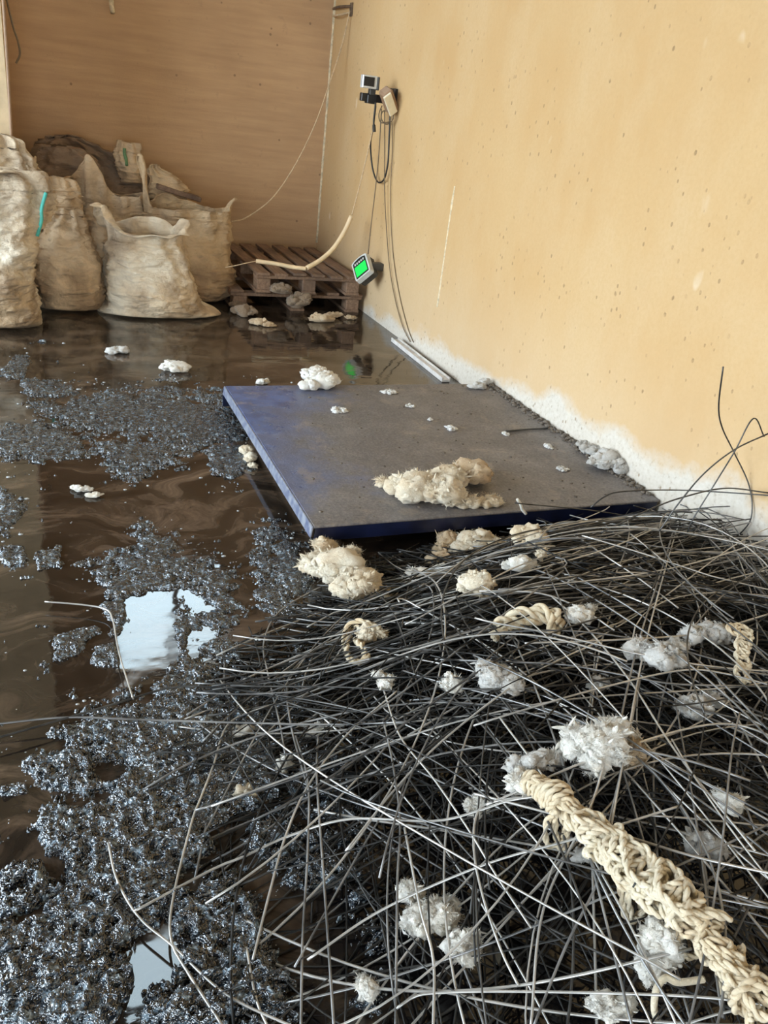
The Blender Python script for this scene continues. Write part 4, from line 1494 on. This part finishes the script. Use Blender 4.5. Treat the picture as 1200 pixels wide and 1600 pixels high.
G.append(('wool_w', on_pile([(900, 1165, 56, 40), (940, 1172, 70, 60), (960, 1150, 50, 40), (925, 1195, 36, 34)], .92), 'large white fluff clump in the middle of the wire heap', 900, .03))
G.append(('wool_t', on_pile([(985, 1180, 44, 40)], .85), 'tan fluff behind the large white clump in the heap', 260, .03))
G.append(('wool_g', on_pile([(850, 1190, 60, 24), (810, 1195, 40, 20)]), 'grey fluff just above the upper end of the yarn rope', 260, .02))
G.append(('wool_g', on_pile([(770, 1058, 60, 40), (795, 1068, 44, 30)]), 'grey fluff sunk between wires left of the heap centre', 360, .022))
G.append(('wool_w', on_pile([(705, 1068, 30, 26)]), 'small white fluff left of the sunken grey fluff', 160, .018))
G.append(('wool_w', on_pile([(605, 1068, 26, 22), (592, 1055, 16, 16)]), 'small white fluff at the upper left of the wire heap', 130, .016))
G.append(('wool_w', on_pile([(655, 1440, 50, 34), (688, 1432, 44, 36), (702, 1418, 26, 24), (640, 1395, 28, 34)], .6), 'white fluff with lobes low in the front left of the heap', 460, .022))
G.append(('wool_w', on_pile([(725, 1480, 54, 36), (738, 1468, 26, 24)], .6), 'white fluff just right of the lobed fluff in the front', 260, .02))
G.append(('wool_w', on_pile([(570, 1552, 24, 44), (566, 1535, 18, 20)], .5), 'upright white fluff at the bottom of the photo', 160, .016))
G.append(('wool_w', on_floor([(500, 1142, 48, 20), (486, 1147, 24, 16)]), 'flat white fluff on the sludge inside the left border of the heap', 200, .016))
G.append(('wool_c', on_floor([(380, 1240, 30, 18), (392, 1246, 20, 14)]), 'pinkish cream fluff scrap on the sludge by the wires', 140, .016))
G.append(('wool_w', on_floor([(376, 1145, 36, 18), (388, 1152, 16, 10)]), 'small white fluff on the sludge above the pinkish scrap', 120, .014))
G.append(('wool_w', on_floor([(447, 1192, 20, 34), (440, 1205, 16, 14)]), 'narrow white fluff between the left wires', 120, .014))
G.append(('wool_w', on_pile([(1135, 1258, 36, 30), (1122, 1242, 16, 18)], .9), 'white fluff pierced by wires right of the yarn rope', 200, .018))
G.append(('wool_g', on_pile([(1090, 1320, 40, 34), (1120, 1330, 30, 26)], .7), 'dirty grey fluff deep right of the yarn rope', 260, .02))
G.append(('wool_w', on_pile([(1030, 1485, 50, 70), (1018, 1515, 40, 40)], .75), 'long white fluff hanging under the yarn rope', 360, .02))
G.append(('wool_w', on_pile([(940, 1572, 40, 22), (965, 1580, 50, 18)], .7), 'white fluff lump at the bottom left of the yarn rope', 220, .018))
G.append(('wool_w', on_pile([(745, 1262, 30, 26)], .75), 'small dingy fluff left of the yarn rope end', 160, .018))
G.append(('wool_g', on_pile([(920, 1340, 40, 20)], .75), 'pale grey lump tucked under the yarn rope', 120, .014))
G.append(('wool_g', on_pile([(1085, 1110, 50, 36), (1110, 1095, 34, 22)], .8), 'grey fluff below the coiled yarn on the right side', 260, .02))
G.append(('wool_g', on_pile([(935, 1070, 34, 20)], .8), 'grey fluff scrap right of the heap centre', 120, .016))
G.append(('wool_g', on_floor([(185, 549, 34, 10), (192, 547, 14, 8)]), 'grey fluff floating far out near the sacks', 80, .01))
G.append(('wool_w', on_floor([(130, 765, 30, 9), (146, 774, 22, 7), (118, 762, 14, 8)]), 'thin white fluff shred floating in the middle of the brown water', 120, .01))
G.append(('wool_w', on_floor([(411, 597, 20, 10)]), 'tiny white fluff in the water behind the platform edge', 50, .008))
G.append(('wool_t', on_floor([(408, 504, 36, 10), (420, 508, 20, 8)]), 'dull tan fluff on the wet floor right of the front sack', 90, .012))
G.append(('wool_t', on_floor([(500, 499, 44, 12), (520, 494, 30, 10), (548, 497, 20, 6)]), 'dull tan fluff on the wet floor in front of the pallets', 160, .014))
G.append(('wool_b', on_floor([(382, 487, 40, 18), (372, 478, 28, 14)]), 'brown fluff under the left end of the lower pallet', 160, .016))
for i, (mt, (bl, base), lab, nf, fln) in enumerate(G):
    tuft('wool_tuft', lab, bl, MAT[mt], 500 + i * 7, nf, fln, base=base)

# fluff snagged on the pallet front
for i, (px, py, w, h, lab) in enumerate([(440, 452, 40, 16, 'brown fluff snagged between the pallets near the sacks'), (468, 470, 34, 30, 'brown fluff hanging over the middle block of the lower pallet')]):
    p = aY(px, py, 5.90)
    m = np.linalg.norm(p - CAM) / F
    tuft('wool_tuft', lab, [(p, (w * m / 2, 0.03, h * m / 2))], MAT['wool_b'], 900 + i, 160, .03)

# little scraps lying on the platform and the water
SCR = [(530, 640, 28, 8, 'grey smear of lint near the far left of the platform'), (608, 612, 20, 6, 'lint scrap near the far edge of the platform'),
       (640, 634, 14, 5, 'thin pale scrap in the far middle of the platform'), (706, 669, 18, 7, 'pale scrap in the middle of the platform'),
       (672, 655, 8, 4, 'tiny pale scrap left of the middle scrap on the platform'), (857, 697, 10, 7, 'white scrap right of the platform middle'),
       (880, 732, 16, 7, 'pale scrap near the dirty fluff roll on the platform'), (790, 677, 8, 5, 'small scrap left of the dark rod on the platform')]
for i, (px, py, w, h, lab) in enumerate(SCR):
    bl, base = on_platform([(px, py, w, h)])
    bl = [(c - [0, 0, r[2] * 0.35], (r[0], r[1] * 2.2, r[2] * 0.5)) for c, r in bl]
    tuft('lint_scrap', lab, bl, MAT['scrap'], 950 + i, 40, .010, 'scrap', base)
a, b = fl(790, 674, PH + 0.006), fl(856, 669, PH + 0.006)
V, Fc = tube(spline([a, (a + b) / 2 + [0, 0, 0.002], b], 12), 0.005, 6)
setp(mobj('dark_rod', V, Fc, MAT['wire_d']), 'short dark rod lying on the platform towards the wall', 'rod')
P = [aY(808, 780, 2.372), aY(813, 787, 2.372), aY(816, 796, 2.370), aY(822, 803, 2.366)]
V, Fc = tube(spline(P, 16), 0.006, 6)
setp(mobj('yarn_end', V, Fc, MAT['wool_w']), 'white yarn end hanging over the front edge of the platform', 'yarn')

# ------------------------------------------------------------------ yarn
def yarn_mesh(P, r, seed):
    """two-ply twisted yarn along P"""
    P = np.asarray(P)
    n = len(P)
    d = np.concatenate([[0], np.cumsum(np.linalg.norm(np.diff(P, axis=0), axis=1))])
    T = np.gradient(P, axis=0)
    T /= np.linalg.norm(T, axis=1)[:, None] + 1e-9
    u = np.cross(T, [0.2, 0.1, 1.0])
    u /= np.linalg.norm(u, axis=1)[:, None] + 1e-9
    w = np.cross(T, u)
    parts = []
    for ph in (0, np.pi):
        a = d / (r * 7) * 2 * np.pi + ph
        Q = P + (np.cos(a)[:, None] * u + np.sin(a)[:, None] * w) * r * 0.5
        rr = r * (0.66 + 0.12 * noise(P, 70, seed))
        parts.append(tube(Q, rr, 6))
    return join(parts)


spx = [(806, 1216, .03), (838, 1226, .035), (868, 1248, .04), (900, 1278, .035), (935, 1305, .035), (968, 1340, .035), (1005, 1372, .035), (1045, 1402, .035), (1078, 1432, .03), (1105, 1468, .02), (1130, 1500, .03), (1160, 1535, .03), (1195, 1585, .03)]
SP = spline([pz(x, y, 0.97, ad) for x, y, ad in spx], 200)
t = empty('yarn_rope', SP[100] * [1, 1, 0] + [0, 0, 0.12], 'thick cream knotted yarn rope lying over the wires at the lower right', 'rope')
T = np.gradient(SP, axis=0)
T /= np.linalg.norm(T, axis=1)[:, None]
U = np.cross(T, [0, 0, 1.0])
U /= np.linalg.norm(U, axis=1)[:, None]
Wv = np.cross(U, T)
tt = np.linspace(0, 1, 200)
girth = np.interp(tt, [0, .06, .15, .25, .4, .55, .68, .76, .82, .9, 1], [.010, .025, .025, .019, .027, .032, .036, .022, .017, .024, .028])


def rope_strand(t0, t1, turns, ph, kr, seed, r=0.0068):
    n = int(60 + 46 * abs(turns))
    s = np.linspace(t0, t1, n)
    ip = lambda A: np.stack([np.interp(s, tt, A[:, k]) for k in range(3)], -1)
    g = np.interp(s, tt, girth) * kr
    a = ph + 2 * np.pi * turns * (s - t0) / (t1 - t0)
    P = ip(SP)
    g = g * (1 + 0.30 * noise(P, 26, seed))
    a = a + 0.9 * noise(P, 17, seed + 1)
    P = P + (np.cos(a) * g)[:, None] * ip(U) + (np.sin(a) * g * 0.85)[:, None] * ip(Wv)
    P = P + 0.007 * np.stack([noise(P, 30, seed + k) for k in (2, 3, 4)], -1)
    mobj('strand', *yarn_mesh(P, r, seed), MAT['yarn'], t)


rope_strand(0.04, 0.20, 9, 0.0, 1.0, 3, 0.0072)                       # tight wraps at the upper end
for k in range(5):
    rope_strand(0.0, 1.0, 2.5 + 0.6 * k, k * 1.26, 0.62, 20 + k)      # long core strands
for k, (a0, a1, tn) in enumerate([(.20, .42, 1.6), (.24, .46, -1.3), (.36, .60, 1.8), (.42, .64, -1.5), (.52, .76, 2.0), (.56, .78, -1.4), (.78, .92, 1.5), (.84, 1.0, 1.6), (.88, 1.0, -1.2), (.30, .52, 1.1)]):
    rope_strand(a0, a1, tn, k * 2.1, 1.0 + 0.06 * (k % 3), 60 + k * 5)


def knot(tc, rad, seed):
    r_ = np.random.default_rng(seed)
    i = int(tc * 199)
    a = np.linspace(0, 2 * np.pi, 150)
    A = np.stack([np.sin(2 * a + r_.uniform(0, 6)), np.sin(3 * a + r_.uniform(0, 6)), np.cos(a + r_.uniform(0, 6)) * 0.8], -1)
    A = A * rad * r_.uniform(0.75, 1.15, 3)
    P = SP[i] + A[:, :1] * T[i] * 1.5 + A[:, 1:2] * U[i] + (A[:, 2:] * 0.8 + 0.15 * rad) * Wv[i]
    P = P + 0.006 * np.stack([noise(P, 28, seed + q) for q in range(3)], -1)
    mobj('knot', *yarn_mesh(P, 0.0068, seed), MAT['yarn'], t)


for q, tc in enumerate([.22, .29, .34, .40, .46, .50, .55, .59, .63, .67, .70, .80, .84, .90, .95]):
    knot(tc, float(np.interp(tc, tt, girth)) * 1.15, 400 + q * 9)


def loop_at(px, py, w, h, lean, seed, r=0.0062):
    c = pz(px, py, 0.97, 0.03)
    m = np.linalg.norm(c - CAM) / F
    right = R[:, 0]
    down = R[:, 1]
    a = np.linspace(-0.4 * np.pi, 1.4 * np.pi, 70) + np.pi
    P = [c + right * (math.cos(q) * w * m + lean * (1 - math.sin(q)) * m) + down * ((1 - math.sin(q)) * 0.5 * h * m) for q in a]
    P = np.array(P) + 0.005 * np.stack([noise(np.array(P), 40, seed + k) for k in range(3)], -1)
    mobj('loop', *yarn_mesh(P, r, seed), MAT['yarn'], t)


loop_at(868, 1272, 13, 48, -2, 200)
loop_at(876, 1270, 8, 52, 2, 207)
loop_at(984, 1370, 14, 60, 2, 214)
loop_at(1000, 1378, 12, 50, -3, 221)
loop_at(1070, 1440, 14, 50, 4, 228)
loop_at(1150, 1478, 10, 40, -4, 235)
loop_at(1136, 1500, 10, 44, 0, 242)
tuft('wool_tuft', 'frayed white fluff at the upper end of the yarn rope', [(SP[2], (0.026, 0.026, 0.022)), (SP[8] + [0.0, 0.01, -0.02], (0.03, 0.026, 0.02))], MAT['wool_w'], 1301, 260, 0.022)

# other yarn bits
def yarn_bundle(label, pts, k, r, seed, spread, turns=1.5):
    C0 = spline(pts, 70)
    t = empty('yarn_bundle', C0[35] - [0, 0, 0.02], label, 'yarn')
    s = np.linspace(0, 1, 70)
    for i in range(k):
        a = 2 * np.pi * (i / k + turns * s) + 0.8 * noise(C0, 12, seed + i)
        P = C0 + np.stack([np.cos(a) * spread, np.sin(a) * spread * 0.6, np.sin(a) * spread], -1)
        mobj('strand', *yarn_mesh(P, r, seed + i), MAT['yarn'], t)


yarn_bundle('cream yarn twist hanging in a loop left of the heap centre', [pz(590, 985, .9, .03), pz(562, 975, .9, .04), pz(545, 985, .9, .03), pz(542, 1010, .9, .02), pz(550, 1030, .9, .015), pz(570, 1030, .9, .015), pz(560, 1000, .9, .02)], 2, 0.0085, 310, 0.008)
tuft('wool_tuft', 'cream fluff beside the looped yarn twist', on_pile([(575, 990, 40, 28), (595, 992, 22, 14)], .9)[0], MAT['wool_c'], 1310, 220, .018)
yarn_bundle('thick cream yarn bundle lying across wires at the back of the heap', [pz(775, 988, .95, .01), pz(795, 972, .95, .02), pz(825, 962, .95, .025), pz(855, 960, .95, .025), pz(868, 968, .95, .02), pz(868, 985, .95, .0)], 4, 0.011, 330, 0.016, 0.8)
cy = [pz(x, y, .95, a) for x, y, a in ((1145, 985, .05), (1162, 985, .05), (1164, 1000, .045), (1158, 1018, .04), (1162, 1035, .03), (1158, 1055, .02), (1168, 1068, .01))]
CS = spline(cy, 160)
t = empty('coiled_yarn', CS[80] - [0, 0, 0.03], 'cream coiled yarn end standing in the heap near the right edge', 'yarn')
for k, (a0, a1, tn, rad) in enumerate(((0, 80, 6, 0.022), (60, 160, 3, 0.020), (70, 160, -3, 0.018))):
    sg = CS[a0:a1]
    n = 200
    s = np.linspace(0, 1, n)
    Pc = np.stack([np.interp(s, np.linspace(0, 1, len(sg)), sg[:, j]) for j in range(3)], -1)
    an = 2 * np.pi * tn * s + k
    P = Pc + np.stack([np.cos(an) * rad, np.sin(an) * rad * 0.9, np.sin(an) * rad * 0.2], -1) * (1 - 0.3 * s)[:, None]
    mobj('strand', *yarn_mesh(P, 0.006, 360 + k), MAT['yarn'], t)
# thin yarn thread curling at the lower end of the rope
cable('yarn_thread', [pz(1100, 1530, .9, 0), pz(1060, 1535, .9, 0.01), pz(1040, 1528, .9, .01), pz(1026, 1545, .9, 0), pz(1022, 1575, .8, 0), pz(1028, 1600, .7, 0)], 0.006, MAT['yarn'], 'single cream yarn thread hooking left from the rope end', 'yarn')
